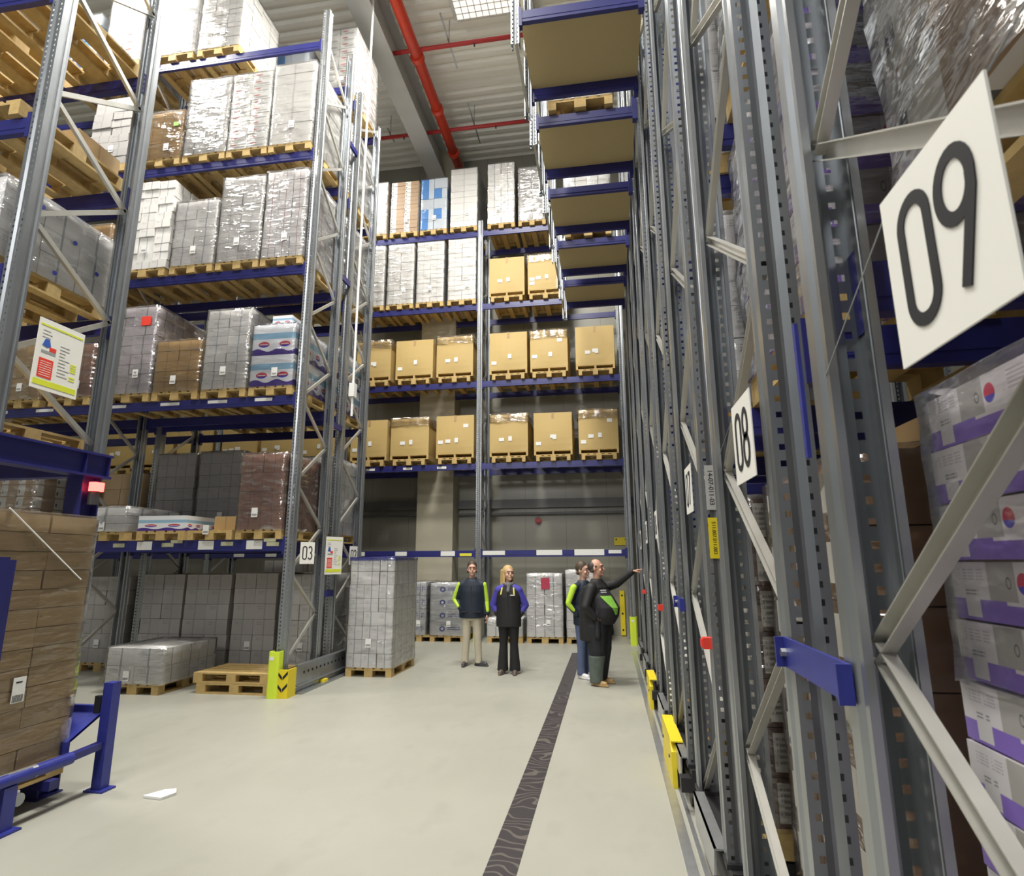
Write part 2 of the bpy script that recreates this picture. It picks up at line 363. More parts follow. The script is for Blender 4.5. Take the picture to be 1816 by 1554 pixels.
def labels(par,items,y,mats=(PAPER,YPAP)):
    for x,z,w,h,mi in items:
        b=MB(); b.box(-w/2,-.002,-h/2,w/2,0,h/2)
        b2=[( -w*.4+i*w*.11,) for i in range(7)]
        b.build('paper_label',mats[mi],par,(x,y,z))
# back rack
r=thing('pallet_rack','tall blue and grey pallet rack along the back wall, full of brown bulk boxes','rack')
BZ=[2.13,4.28,6.43,8.58,10.73]
BX=[.5,-3.14,-6.78,-10.42,-14.06]
for x in BX: frame(r,x,14.37,15.5,11.05,ph=.35)
for x0,x1 in zip(BX[1:],BX[:-1]):
    for z in BZ:
        for yy in (14.395,15.47): beam(r,x0+.065,x1-.065,yy,z,.15)
labels(r,[(-6.2,2.06,.3,.1,0),(-5.1,2.06,.3,.1,0),(-3.9,2.06,.36,.12,0),(-3.45,2.03,.3,.07,1),(-2.75,2.07,.55,.1,0),(-1.4,2.07,.62,.12,0),(-.45,2.07,.7,.14,0),(.15,2.08,.3,.08,0),
  (-6.0,4.2,.24,.06,0),(-5.0,4.2,.24,.06,0),(-4.1,4.2,.24,.06,0),(-7.5,2.06,.3,.1,0),(-8.6,2.06,.3,.1,0),(-9.5,2.06,.3,.1,0)],14.364)
# left double rack: front row and rear row
LZ=[2.2,4.44,6.67,8.82,11.05]; LX=[-4.70,-8.32,-11.94]
rl=thing('pallet_rack','grey and blue pallet rack with the 03 sign, front row facing the camera','rack')
rl2=thing('pallet_rack','grey and blue pallet rack row standing back to back behind the one numbered 03','rack')
for x in LX: frame(rl,x,8.30,9.40,11.72,ph=.385,up=1,half=.675); frame(rl2,x,9.74,10.84,11.25,ph=.405,up=-1,half=.67)
for x0,x1 in zip(LX[1:],LX[:-1]):
    for z in LZ:
        for yy in (8.325,9.375): beam(rl,x0+.065,x1-.065,yy,z,.15 if z>3 else .17)
        for yy in (9.765,10.815): beam(rl2,x0+.065,x1-.065,yy,z,.15 if z>3 else .17)
labels(rl,[(-5.3,4.385,.3,.05,0),(-6.1,4.385,.34,.05,0),(-6.95,4.385,.34,.05,0),(-7.9,4.385,.3,.05,0),(-9.3,4.385,.34,.05,0),(-10.2,4.385,.34,.05,0),
  (-7.1,2.12,.26,.13,0),(-6.05,2.12,.26,.13,0),(-5.25,2.12,.26,.13,0)],8.294)
labels(rl,[(-7.55,2.13,.2,.06,1),(-6.7,2.13,.2,.06,1),(-6.55,2.18,.2,.05,1),(-5.7,2.14,.2,.06,1),(-4.95,2.13,.2,.06,1),(-5.0,2.19,.2,.05,1)],8.293,(PAPER,plain('cream_label',(.50,.50,.33),.7)))
for z in (1.35,4.2,7.0,9.8):
    b=MB(); b.box(-.02,9.40,-.05,.02,9.74,.05); b.build('row_spacer',BLUE,rl,(-4.655,0,z))
# near left rack on its blue portal
rn=thing('pallet_rack','nearest rack on the left, grey frame standing on a blue portal','rack')
NZ=[2.97,4.2,5.62,7.0,8.5,10.2]
for x in (-4.70,-8.3): frame(rn,x,3.70,4.80,9.4,2.84,ph=.1,half=.6,foot=False,up=-1)
for z in NZ[1:]:
    for yy in (3.725,4.775): beam(rn,-8.235,-4.765,yy,z,.15)
b=MB()
b.box(-4.72,3.2,2.62,-4.56,4.82,2.64); b.box(-4.72,3.2,2.82,-4.56,4.82,2.84); b.box(-4.66,3.2,2.64,-4.60,4.82,2.82)
for yy in (3.3,4.54,4.79): b.box(-4.70,yy,2.64,-4.57,yy+.012,2.82)
b.build('portal_beam',BLUE,rn)
b=MB(); b.box(-8.3,4.70,2.64,-4.72,4.82,2.82); b.build('portal_beam',BLUE,rn)
b=MB(); b.box(-8.3,3.70,2.64,-4.72,3.80,2.82); b.build('portal_beam',BLUE,rn)
for x,y in ((-4.66,4.64),(-8.3,4.76),(-8.3,3.7)):
    b=MB(); b.box(x-.08,y-.10,0,x+.08,y-.085,2.62); b.box(x-.08,y+.085,0,x+.08,y+.10,2.62); b.box(x-.01,y-.085,0,x+.01,y+.085,2.62); b.box(x-.1,y-.12,0,x+.1,y+.12,.012); b.build('portal_leg',BLUE,rn)
p=thing('warning_lamp','glowing red warning lamp on the blue portal leg','lamp',(-4.545,4.66,2.47))
b=MB(); b.box(-.035,-.05,.02,.03,.05,.10); b.build('lamp_lens',emis('red_glow',(1,.05,.04),9),p)
b=MB(); b.tube((-.02,0,-.10),(-.02,0,.02),.045,n=14); b.build('lamp_socket',DARK,p)
# right hand mobile racks
RZ=[2.62,4.3,5.9,7.55,9.2,10.9]
nums=['09','08','07','06','05','04','03','02']
def ynear(k): return .49+1.54*k
def yfar(k): return 1.61+1.54*k
RR=[]
for k in range(8):
    y0,y1=ynear(k),yfar(k)
    lab=['nearest mobile rack row on the right, holding the large number sign','second mobile rack row on the right, behind the 08 sign','third mobile rack row on the right, with grey and yellow strip labels'][k] if k<3 else ['mobile rack row fourth from the front on the right','mobile rack row fifth from the front on the right','mobile rack row sixth from the front on the right','mobile rack row seventh from the front on the right','rearmost mobile rack row, beside the man pointing'][k-3]
    r=thing('mobile_pallet_rack',lab,'rack'); RR.append(r)
    frame(r,.615,y0,y1,11.9,.32,ph=(.05,.04,.02)[k%3],half=.64,foot=False,up=(-1,1,-1)[k%3])
    if k<4: frame(r,3.6,y0,y1,11.9,.32,ph=.05,half=.9,foot=False)
    if k>=4: frame(r,3.6,y0,y1,11.9,.32,ph=.05,half=1.8,foot=False)
    for z in RZ[:3] + ([RZ[3]] if k<3 else [])+RZ[4:]:
        for yy in (y0+.025,y1-.025): beam(r,.68,3.535,yy,z,.14)
    # carriage
    b=MB(); b.box(.56,y0-.06,.10,.70,y1+.06,.30); b.build('carriage_beam',BLACK,r)
    for yy in (y0,y1-.10): b=MB(); b.box(.70,yy,.14,3.6,yy+.1,.34); b.build('carriage_beam',BLACK,r)
    for yy in (y0+.12,y1-.12):
        b=MB(); b.tube((.56,yy,.10),(.66,yy,.10),.10,n=20); b.build('wheel',BLACK,r)
    b=MB(); b.prism([(y0+.10,.345),(y1-.20,.345),(y1-.26,.16),(y0+.18,.16)],'x',.50,.512); b.box(.50,y0+.10,.335,.57,y1-.20,.345); b.build('cover_plate',SHINY,r)
    b=MB(); b.box(.48,y0-.05,.14,.57,y0+.05,.24); b.build('sensor_box',PAPER if k in (1,4) else BLACK,r)
    for yy in (y0+.06,y1-.06): b=MB(); b.box(.54,yy-.08,.30,.69,yy+.08,.325); b.build('foot_plate',BLACK,r)
    # overhead shelf over the walkway
    if k>=3:
        b=MB(); b.box(-.72,y0+.05,7.52,.55,y1-.05,7.545); b.build('overhead_board',BOARD,r)
        for yy in (y0+.025,y1-.025):
            m=beam(r,-.72,.55,yy,7.52,.14)
        mo=upright(2.0,.09,.09)
        inst('hanging_upright',mo,r,(-.765,y0,7.12)); inst('hanging_upright',mo,r,(-.765,y1,7.12),PI)
        for (ya,za,yb,zb) in ((y0+.05,7.2,y1-.05,7.2),(y0+.05,7.25,y1-.05,7.95),(y1-.05,7.95,y0+.05,8.6)):
            b=MB(); b.bar((-.765,ya,za),(-.765,yb,zb),.025,.03,(1,0,0)); b.build('brace',GALV2,r)
        for yy in (y0,y1): b=MB(); b.box(.50,yy-.04,7.30,.56,yy+.04,7.62); b.build('connector',BLUE,r)
# blue spacers between pairs
def spacer(y0,y1,z,lab):
    p=thing('rack_spacer',lab,'bracket')
    b=MB(); b.box(.535,y0,z-.045,.545,y1,z+.045); b.box(.51,y0,z-.045,.535,y0+.01,z+.045); b.box(.51,y1-.01,z-.045,.535,y1,z+.045); p=b.build('plate',BLUEB,p)
    for yy in (y0+.025,y1-.025): b=MB(); b.tube((.520,yy,z),(.536,yy,z),.013,n=6); b.build('bolt',GALV,p)
spacer(1.55,2.08,1.57,'bright blue spacer plate joining the racks numbered 09 and 08')
spacer(4.70,5.15,1.53,'blue spacer between the third and fourth mobile rack rows')
for y,z,l in ((3.62,1.40,'red square plug on the post of the rack numbered 08'),(6.68,1.37,'middle red plug on the mobile rack posts'),(9.7,1.39,'red plug closest to the pointing hand')):
    b=MB(); b.box(.505,y-.03,z-.03,.55,y+.03,z+.03); b.box(.495,y-.022,z-.022,.505,y+.022,z+.022); tag(b.build('end_plug',REDP),l,'plug')
b=MB(); b.box(.535,1.66,2.12,.545,1.68,2.50); tag(b.build('blue_strip',BLUEB),'narrow blue strip stuck on the grey post of the rack numbered 09','strip')
# yellow guards at rack feet
for y0,y1,l in ((8.25,8.95,'small yellow guard box at the foot of the far mobile racks'),(5.55,6.45,'larger yellow guard box at the foot of the mobile racks')):
    p=thing('yellow_guard',l,'guard',(.46,y0,0)); b=MB(); b.prism([(0,0),(y1-y0,0),(y1-y0,.36),(.12,.36),(0,.28)],'x',0,.04); b.box(0,0,.355,.10,y1-y0,.365); b.build('guard_plate',YEL,p)
    for yy in (.18,y1-y0-.12): b=MB(); b.tube((-.01,yy,.2),(.0,yy,.2),.015,n=8); b.build('bolt',DARK,p)
# floor rail beside the mobile racks
b=MB(); b.box(.40,2,.0,.47,13.3,.006); b.box(.50,2,0,.53,13.3,.006); tag(b.build('floor_rail',SHINY),'thin steel strips in the floor along the feet of the mobile racks','rail')
# ------------------------------------------------------------------ signs
def stroke(b,pts,w,t,closed=False,mi=0):
    """flat ribbon in local XZ plane, thickness t in -Y"""
    n=len(pts); L=[];R=[]
    for i in range(n):
        if closed: a=Vector(pts[i-1]); c=Vector(pts[(i+1)%n])
        else: a=Vector(pts[max(0,i-1)]); c=Vector(pts[min(n-1,i+1)])
        d=(c-a).normalized(); nn=Vector((-d.y,d.x))*w/2; p=Vector(pts[i]); L.append(p+nn); R.append(p-nn)
    for i in range(n if closed else n-1):
        j=(i+1)%n; q=[L[i],L[j],R[j],R[i]]
        b.face([(v.x,-t,v.y) for v in q],mi=mi); b.face([(v.x,0,v.y) for v in q][::-1],mi=mi)
        for a,c in ((L[i],L[j]),(R[j],R[i])): b.face([(a.x,0,a.y),(c.x,0,c.y),(c.x,-t,c.y),(a.x,-t,a.y)],mi=mi)
def arc(cx,cz,rx,rz,a0,a1,n=14): return [(cx+rx*math.cos(math.radians(a0+(a1-a0)*i/n)),cz+rz*math.sin(math.radians(a0+(a1-a0)*i/n))) for i in range(n+1)]
def digit(ch,cx,w,h):
    W=w*.5; H=h/2
    if ch=='0': return [(arc(cx,H-W,W,W,0,180)+arc(cx,-(H-W),W,W,180,360),True)]
    if ch=='9': return [(arc(cx,H-W*1.25,W,W*1.25,0,358,26),True),([(cx+W,H-W*1.25),(cx+W*.95,H-W*1.9),(cx-W*.15,-H)],False)]
    if ch=='6': return [(arc(cx,-H+W*1.15,W,W*1.15,0,358,26),True),([(cx-W,-H+W*1.15),(cx-W*.9,0),(cx+W*.4,H)],False)]
    if ch=='8': return [(arc(cx,H*.47,W*.88,H*.50,0,358,22),True),(arc(cx,-H*.47,W,H*.53,0,358,22),True)]
    if ch=='3': return [(arc(cx,H*.5,W*.9,H*.5,150,-80,16)+[(cx,0)],False),([(cx,0)]+arc(cx,-H*.48,W,H*.50,80,-150,16),False)]
    if ch=='7': return [([(cx-W,H),(cx+W,H),(cx+W*.9,H*.8),(cx-W*.3,-H)],False)]
    if ch=='2': return [(arc(cx,H*.5,W,H*.5,165,-30,14)+[(cx-W,-H),(cx+W,-H)],False)]
    if ch=='5': return [([(cx+W,H),(cx-W*.8,H),(cx-W*.9,.05*h)]+arc(cx,-H*.38,W,H*.58,120,-140,16),False)]
    if ch=='4': return [([(cx+W*.3,H),(cx-W,-H*.4),(cx+W,-H*.4)],False),([(cx+W*.5,H*.2),(cx+W*.5,-H)],False)]
def numsign(txt,loc,rz,sw,sh,lab,dh=None,tilt=0):
    p=thing('number_sign',lab,'sign',loc,rz); p.rotation_euler=(0,tilt,rz)
    b=MB(); b.box(-sw/2,-.002,-sh/2,sw/2,.002,sh/2); sb=b.build('sign_board',SIGNW,p)
    dh=dh or sh*.56; dw=sw*.26
    for i,ch in enumerate(txt):
        b=MB()
        for pts,cl in digit(ch,(-1,1)[i]*sw*.185,dw,dh): stroke(b,pts,sw*.072,.0015+(0 if cl else .0006),cl)
        b.build('digit',INK,sb,(0,-.0025,0))
    return p
# facing -X: local -Y -> world -X : rotate by -90deg ; local +x -> world -Y
for t,yc,zc,X,l in (('09',.885,2.315,.50,'large white square sign reading 09 on the nearest right rack'),('08',2.22,2.285,.50,'white square sign reading 08 on the right rack'),
        ('07',4.0,2.31,.535,'narrow-looking white sign reading 07 on the right rack'),('06',6.83,2.25,.535,'white sign seen edge-on beyond the 07 sign'),('05',8.6,2.25,.535,'fifth white sign along the right racks, almost edge-on'),('04',10.2,2.2,.535,'farthest white sign along the right racks, almost edge-on')):
    numsign(t,(X,yc,zc),-PI/2,.30,.305,l,.20)
numsign('03',(-4.56,8.62,2.0),PI*.32,.24,.33,'white sign reading 03 on the end of the left rack',.19)
numsign('02',(-4.60,10.40,1.98),PI*.44,.24,.33,'bent white number sign beside the wrapped white pallet',.19)
# wires holding signs
b=MB(); b.tube((.50,1.03,2.44),(.55,1.52,2.30),.0015,n=5); b.tube((.50,.73,2.46),(.55,.52,2.6),.0015,n=5); tag(b.build('sign_wire',GALV),'thin wire holding the large number sign in front','wire')
b=MB(); b.tube((.50,2.37,2.40),(.55,2.98,2.35),.0015,n=5); tag(b.build('sign_wire',GALV),'thin wire beside the second, smaller number sign','wire')
def info(loc,rz,w,h,lab):
    p=thing('information_board',lab,'sign',loc,rz)
    b=MB(); b.box(-w/2,-.002,-h/2,w/2,.002,h/2); p=b.build('board',SIGNW,p)
    LI=plain('lime_print',(.72,.78,.05),.5)
    b=MB(); b.box(-w*.46,-.004,h*.40,w*.46,-.002,h*.425); b.build('lime_band',LI,p); b=MB(); b.box(-w*.46,-.004,-h*.44,w*.46,-.002,-h*.36); b.build('lime_band',LI,p)
    b=MB()
    for i in range(4): b.box(w*.27,-.004,-h*.03-i*h*.035,w*.40,-.002,-h*.01-i*h*.035)
    for i in range(2): b.box(w*.27,-.004,-h*.22-i*h*.04,w*.40,-.002,-h*.20-i*h*.04)
    b.build('lime_mark',LI,p)
    b=MB(); b.box(-w*.40,-.004,-h*.33,-w*.10,-.002,-h*.06); b.build('red_panel',REDP,p)
    b=MB()
    for i in range(7): b.box(-w*.37,-.0045,-h*.30+i*h*.032,-w*.13,-.004,-h*.292+i*h*.032)
    b.build('small_print',SIGNW,p)
    b=MB(); b.prism([(-w*.38,h*.12),(-w*.33,h*.22),(-w*.24,h*.22),(-w*.2,h*.12),(-w*.28,h*.10)],'y',-.004,-.002); b.build('blue_drawing',plain('blue_print',(.04,.12,.5),.5),p)
    b=MB(); b.box(-w*.22,-.004,h*.06,-w*.08,-.002,h*.12); b.build('red_drawing',REDP,p)
    b=MB(); b.box(-w*.38,-.004,h*.02,-w*.08,-.002,h*.055); b.build('grey_drawing',plain('grey_print',(.35,.36,.38),.5),p)
    b=MB(); random.seed(3)
    for i in range(13):
        z=h*.33-i*h*.048; x0=-w*.0 if i>2 else -w*.40; b.box(x0,-.0035,z,x0+w*random.uniform(.12,.26),-.002,z+h*.008)
    b.build('small_print',plain('grey_ink',(.25,.25,.27),.6),p)
info((-4.56,4.115,3.555),PI/2,.43,.60,'tilted white notice with red panel and lime bands on the near left rack')
info((-4.575,9.56,1.97),PI*.42,.42,.62,'white notice with red panel hanging between the 03 sign and the bent sign')
# location labels on a right post
def vtext(txt,par,loc,size,m,mi=None):
    c=bpy.data.curves.new('label_text','FONT'); c.body=txt; c.size=size; c.extrude=.0004; c.align_x='CENTER'; c.align_y='CENTER'; c.materials.append(m)
    t=bpy.data.objects.new('t',c); COL.objects.link(t); me=bpy.data.meshes.new_from_object(t); bpy.data.objects.remove(t)
    o=bpy.data.objects.new('label_text',me); COL.objects.link(o); o.parent=par; o.location=loc; o.rotation_euler=(PI/2,PI/2,0); return o
p=thing('location_label','grey strip label with a printed location code on a right rack post','label',(.60,3.562,2.27))
b=MB(); b.box(-.03,-.0015,-.13,.03,0,.13); b.build('label_strip',plain('grey_label',(.45,.45,.43),.5),p); vtext('14-07-011-03',p,(0,-.003,0),.038,INK)
p=thing('location_label','yellow strip label below the grey one on the same right rack post','label',(.60,3.562,1.98))
b=MB(); b.box(-.03,-.0015,-.115,.03,0,.115); b.build('label_strip',YEL,p); vtext('511.007.011.003',p,(0,-.003,0),.028,INK)
# wall items
p=thing('wall_plate','small yellow plate with two holes high on the back wall','sign',(.33,15.99,2.37)); b=MB(); b.box(-.17,-.01,-.1,.17,0,.1); b.build('plate',YEL,p); 
for s in(-1,1): b=MB(); b.tube((s*.12,-.013,.05),(s*.12,-.009,.05),.02,n=10); b.build('hole',INK,p)
p=thing('yellow_bar','tall yellow bar with round holes leaning at the back wall','bar',(.30,15.93,0)); b=MB(); b.box(-.06,-.02,.02,.06,.02,1.12); b.build('bar',YEL,p)
for z in (.15,.55,1.0): b=MB(); b.tube((0,-.024,z),(0,-.019,z),.025,n=10); b.build('hole',INK,p)
b=MB(); b.tube((-1.84,15.93,2.94),(-1.84,16,2.94),.09,n=20); b.tube((-1.84,15.90,2.94),(-1.84,15.93,2.94),.05,n=20); tag(b.build('wall_alarm',plain('alarm_red',(.30,.03,.03),.4)),'round dark red alarm on the back wall','alarm')
# protectors
def protector(x,y,h,lab,w=.16):
    p=thing('post_protector',lab,'protector',(x,y,0))
    b=MB(); pr=[(-w/2,.06),(-w/2,-.05),(-w/2+.03,-.08),(w/2-.03,-.08),(w/2,-.05),(w/2,.06),(w/2-.02,.06),(w/2-.02,-.04),(-w/2+.02,-.04),(-w/2+.02,.06)]; b.prism(pr,'z',0,h); b.build('shell',LIME,p)
    b=MB(); b.box(-w*.3,-.083,h*.82,w*.1,-.0805,h*.9); b.build('sticker',PAPER,p)
protector(-4.72,8.22,.62,'lime yellow post protector at the corner of the rack numbered 03')
protector(.5,14.28,.62,'lime yellow post protector at the back right rack post')
protector(-3.14,14.28,.62,'lime yellow post protector behind the man in beige trousers')
p=thing('corner_guard','yellow corner guard with black chevrons beside the lime protector','guard',(-4.58,8.28,0))
b=MB(); b.box(-.09,-.10,0,.09,-.08,.38); b.box(.07,-.08,0,.09,.12,.38); b.build('shell',YEL,p)
b=MB()
for z in (.08,.24): 
    b.prism([(-.08,z+.08),(-.005,z),(-.005,z+.045),(-.08,z+.125)],'y',-.103,-.1005); b.prism([(.08,z+.08),(.005,z),(.005,z+.045),(.08,z+.125)],'y',-.103,-.1005)
b.build('chevron',INK,p)
# end barrier of left rack
p=thing('rack_end_barrier','galvanised barrier rail on the floor along the end of the left rack','barrier',(-4.52,0,0))
b=MB(); b.box(-.03,8.46,.10,.0,10.95,.40); b.box(0,8.46,.385,.035,10.95,.40); b.box(0,8.46,.10,.035,10.95,.115); b.build('rail',GALV,p)
b=MB(); b.box(-.02,8.46,.0,.10,10.95,.03); b.box(-.02,8.46,.03,.0,10.95,.08); b.build('floor_rail',GALV,p)
b=MB()
for i in range(18): y=8.66+i*.13; b.box(.0005,y,.25,.002,y+.04,.285)
b.build('slot',INK,p)
b=MB(); b.box(.0,9.2,.02,.08,9.32,.07); b.build('yellow_clip',YEL,p)
# white conduit pole beside left rack
p=thing('conduit_pole','thin white vertical conduit rising to the roof beside the left rack','pole',(-4.42,9.62,0))
b=MB(); b.tube((0,0,4.4),(0,0,14.2),.022,n=10); b.build('pole',PAPER,p)
b=MB(); b.box(-.05,-.06,4.75,.05,.06,5.0); b.build('junction_box',PAPER,p)
# ------------------------------------------------------------------ pallets and loads
def pallet_mb(w=.8,d=1.2,h=.144):
    """euro pallet, short side (w) along X, long side along Y; origin at centre of the base"""
    b=MB(); t=.022
    for x in (-w/2,-.0725,w/2-.1): 
        ww=.1 if x!=-.0725 else .145
        b.box(x,-d/2,0,x+ww,d/2,t)
        for y in (-d/2,-.0725,d/2-.145): b.box(x,y,t,x+ww,y+.145,h-2*t)
    for y in (-d/2,-.0725,d/2-.145): b.box(-w/2,y,h-2*t,w/2,y+.145,h-t)
    for i in range(5):
        ww=.145 if i%2==0 else .1; c=-w/2+.0725+(w-.145)*i/4; b.box(c-ww/2,-d/2,h-t,c+ww/2,d/2,h)
    return b
PAL=pallet_mb().mesh('pallet',WOOD)
PALW=pallet_mb(.98,1.2,.144).mesh('pallet',WOOD)
def thin_pallet(w,d):
    b=MB(); b.box(-w/2,-d/2,.0,w/2,d/2,.018); b.box(-w/2,-d/2,.10,w/2,d/2,.12)
    for x in (-w/2,-.025,w/2-.05): b.box(x,-d/2,.018,x+.05,d/2,.10)
    return b.mesh('thin_pallet',WOOD)
THIN=thin_pallet(.98,1.15)
_C={}
def cmesh(w,d,h,mk):
    key=(round(w,3),round(d,3),round(h,3),mk)
    if key not in _C:
        b=MB(); b.box(-w/2,-d/2,0,w/2,d/2,h); _C[key]=b.mesh('carton',CM[mk])
    return _C[key]
def wrapmesh(w,d,h,m,amp=.006,seed=0):
    b=MB(); rnd=random.Random(seed); ph=[rnd.uniform(0,6) for _ in range(8)]
    def dsp(x,y,z):
        n=math.sin(x*9+ph[0]+z*3)*math.sin(z*11+ph[1]+y*2)+.6*math.sin((x+y)*21+ph[2]+z*7)+.5*math.sin(z*37+ph[3]+(x-y)*5)
        return n*amp
    ring=[]; N1=max(4,int(w/.07)); N2=max(4,int(d/.09))
    for i in range(N1): ring.append((-w/2+w*i/N1,-d/2,0,-1))
    for i in range(N2): ring.append((w/2,-d/2+d*i/N2,1,0))
    for i in range(N1): ring.append((w/2-w*i/N1,d/2,0,1))
    for i in range(N2): ring.append((-w/2,d/2-d*i/N2,-1,0))
    K=max(4,int(h/.07)); n=len(ring)
    for j in range(K+1):
        z=h*j/K
        for x,y,nx,ny in ring:
            e=dsp(x,y,z)+amp*1.5; cx=1 if x>0 else -1; 
            b.v.append((x+nx*e,y+ny*e,z if j<K else z+dsp(x*2,y,z)*.5+amp))
    for j in range(K):
        for i in range(n): a=(i+1)%n; b.f.append((j*n+i,j*n+a,(j+1)*n+a,(j+1)*n+i)); b.uv.append(None); b.mi.append(0)
    b.f.append(tuple(K*n+i for i in range(n))); b.uv.append(None); b.mi.append(0)
    me=b.mesh('stretch_wrap',m); me.polygons.foreach_set('use_smooth',[True]*len(me.polygons)); return me
SEED=[0]
def load(x0,x1,yf,zb,zt,nx,ny,nz,mk,label,wrap=None,d=1.18,pal=True,cat='pallet load',jit=.006,front=False,name='pallet_load',group=None,skip=None,label_paper=True,lean=0,tint2=None):
    """stack of cartons on a pallet. x0..x1 width, yf front face, zb base, zt top"""
    SEED[0]+=1; rnd=random.Random(SEED[0]*13+5)
    w=x1-x0; cx=(x0+x1)/2; cy=yf+d/2
    p=thing(name,label,cat,(cx,cy,zb),0,group)
    z0=.144 if pal else 0
    if pal:
        o=inst('pallet',PAL,p); o.scale=(min(1.06,max(.9,w/.8)),d/1.2,1)
    H=zt-zb-z0; cw,cd,ch=w/nx,d/ny,H/nz
    for k in range(nz):
        for i in range(nx):
            for j in range(ny):
                if 0<i<nx-1 and 0<j<ny-1 and k<nz-1: continue
                if skip and skip(i,j,k): continue
                mk2=mk if not tint2 or not tint2(i,j,k) else tint2(i,j,k)
                o=inst('carton',cmesh(cw-.008,cd-.008,ch-.005,mk2),p,(-w/2+cw*(i+.5)+rnd.uniform(-jit,jit)+lean*k,-d/2+cd*(j+.5)+rnd.uniform(-jit,jit),z0+ch*k+.001),rnd.uniform(-1,1)*jit*1.5)
    if label_paper and wrap!='none':
        b=MB(); b.box(-.05,-.001,-.07,.05,.001,.07); b.box(-.04,-.0015,-.05,.04,-.001,-.02,1); b.build('paper_label',[PAPER,plain('label_bars',(.3,.3,.3),.6) if 'label_bars' not in bpy.data.materials else bpy.data.materials['label_bars']],p,(rnd.uniform(-.1,.15),-d/2-.024,z0+H*.22))
    if wrap:
        o=inst('stretch_wrap',wrapmesh(w+.012,d+.012,H+.02,{'n':WRAP,'h':WRAPH,'l':WRAPL}[wrap],.004 if wrap=='l' else .007,SEED[0]),p,(lean*nz/2,0,z0-.01))
    return p
YF=8.24
A='on the second highest shelf' 
def L3(x0,x1,zl,zt,nx,ny,nz,mk,lab,wrap='n',**k): return load(x0,x1,YF,LZ[zl],zt,nx,ny,nz,mk,lab,wrap,**k)
# top shelf of left rack (index 4)
L3(-8.16,-7.28,4,12.75,2,3,9,'bright','gleaming wrapped white stack, left of the two on the top shelf of the 03 rack','h')
L3(-7.2,-6.36,4,12.62,3,4,14,'plain','unwrapped-looking stack of flat white cartons, rightmost on the top front shelf','l')
L3(-9.2,-8.42,4,12.85,2,3,10,'wred','brownish printed stack on the top shelf just left of the near grey post','l')
L3(-10.2,-9.4,4,12.4,2,3,5,'bluew','blue and white stack on the top shelf at the far left','l')
# second highest shelf
L3(-9.2,-8.40,3,10.4,2,3,9,'grey','stepped stack of grey cartons behind the near grey post, second highest shelf',None,jit=.02)
L3(-8.12,-7.30,3,9.92,2,2,3,'kraft','short wrapped brown carton load with a green sticker, second highest shelf','n')
L3(-7.24,-6.42,3,10.5,2,3,11,'white','very shiny wrapped white stack, third from right on the second highest shelf','h')
L3(-6.38,-5.62,3,10.5,2,3,11,'wred','white stack with rows of small red and grey prints on the second highest shelf','l')
L3(-5.58,-4.80,3,10.58,1,2,8,'plain','smooth plain white stack, rightmost on the second highest shelf','l')
L3(-10.3,-9.5,3,9.65,3,3,6,'stripe','low stack of blue and white packs on the second highest shelf at the far left',None)
b=MB(); b.box(-.05,-.002,-.04,.05,0,.04); tag(b.build('green_sticker',plain('green_paper',(.25,.65,.08),.6),None,(-7.42,8.206,9.62)),'small green sticker on the short brown carton load','sticker')
# third shelf
L3(-8.2,-7.30,2,8.5,3,3,11,'white','tall uneven white carton stack, leftmost on the middle shelf',None,jit=.018)
L3(-7.22,-6.42,2,8.02,2,3,7,'white','shorter wrapped white stack, second from left on the middle shelf','n')
L3(-6.36,-5.58,2,8.38,2,3,9,'plain','wrapped white stack with creased film, third from left on the middle shelf','h')
L3(-5.54,-4.80,2,8.42,3,3,9,'redl','white stack with red vertical tape lines, rightmost on the middle shelf','n')
L3(-9.3,-8.46,2,7.75,2,3,4,'kraft','brown carton load on the middle shelf partly hidden by the near left post','l')
# second shelf
L3(-8.16,-7.32,1,6.1,2,3,9,'lilac','wrapped pale lilac carton stack with a red label, leftmost on the second shelf','h',jit=.015)
b=MB(); b.box(-.09,-.002,-.08,.09,0,.08); tag(b.build('red_label',REDP,None,(-7.5,8.20,5.83)),'red label on the pale lilac carton stack','label')
L3(-7.26,-6.44,1,5.45,2,3,5,'kraft','wrapped kraft carton load with a white label on the second shelf','n')
L3(-6.38,-5.60,1,5.93,2,3,9,'white','stepped wrapped white carton stack, third from left on the second shelf','h')
L3(-5.54,-4.80,1,5.62,1,2,2,'lotus','pallet of wrapped paper roll packs with blue and violet bands, front row','l')
load(-5.3,-4.95,8.35,5.64,5.82,1,2,1,'lotus','single roll pack box topmost on the front blue and violet roll packs',None,d=.8,pal=False,cat='box',name='roll_pack',label_paper=False)
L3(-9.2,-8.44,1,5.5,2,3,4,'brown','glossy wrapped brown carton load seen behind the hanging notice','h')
L3(-10.2,-9.4,1,5.55,2,3,5,'kraft','wrapped kraft load next to the far left edge on the second shelf','h')
L3(-11.1,-10.3,1,5.4,2,3,5,'kraft','kraft cartons at the left edge of the picture, second shelf',None)
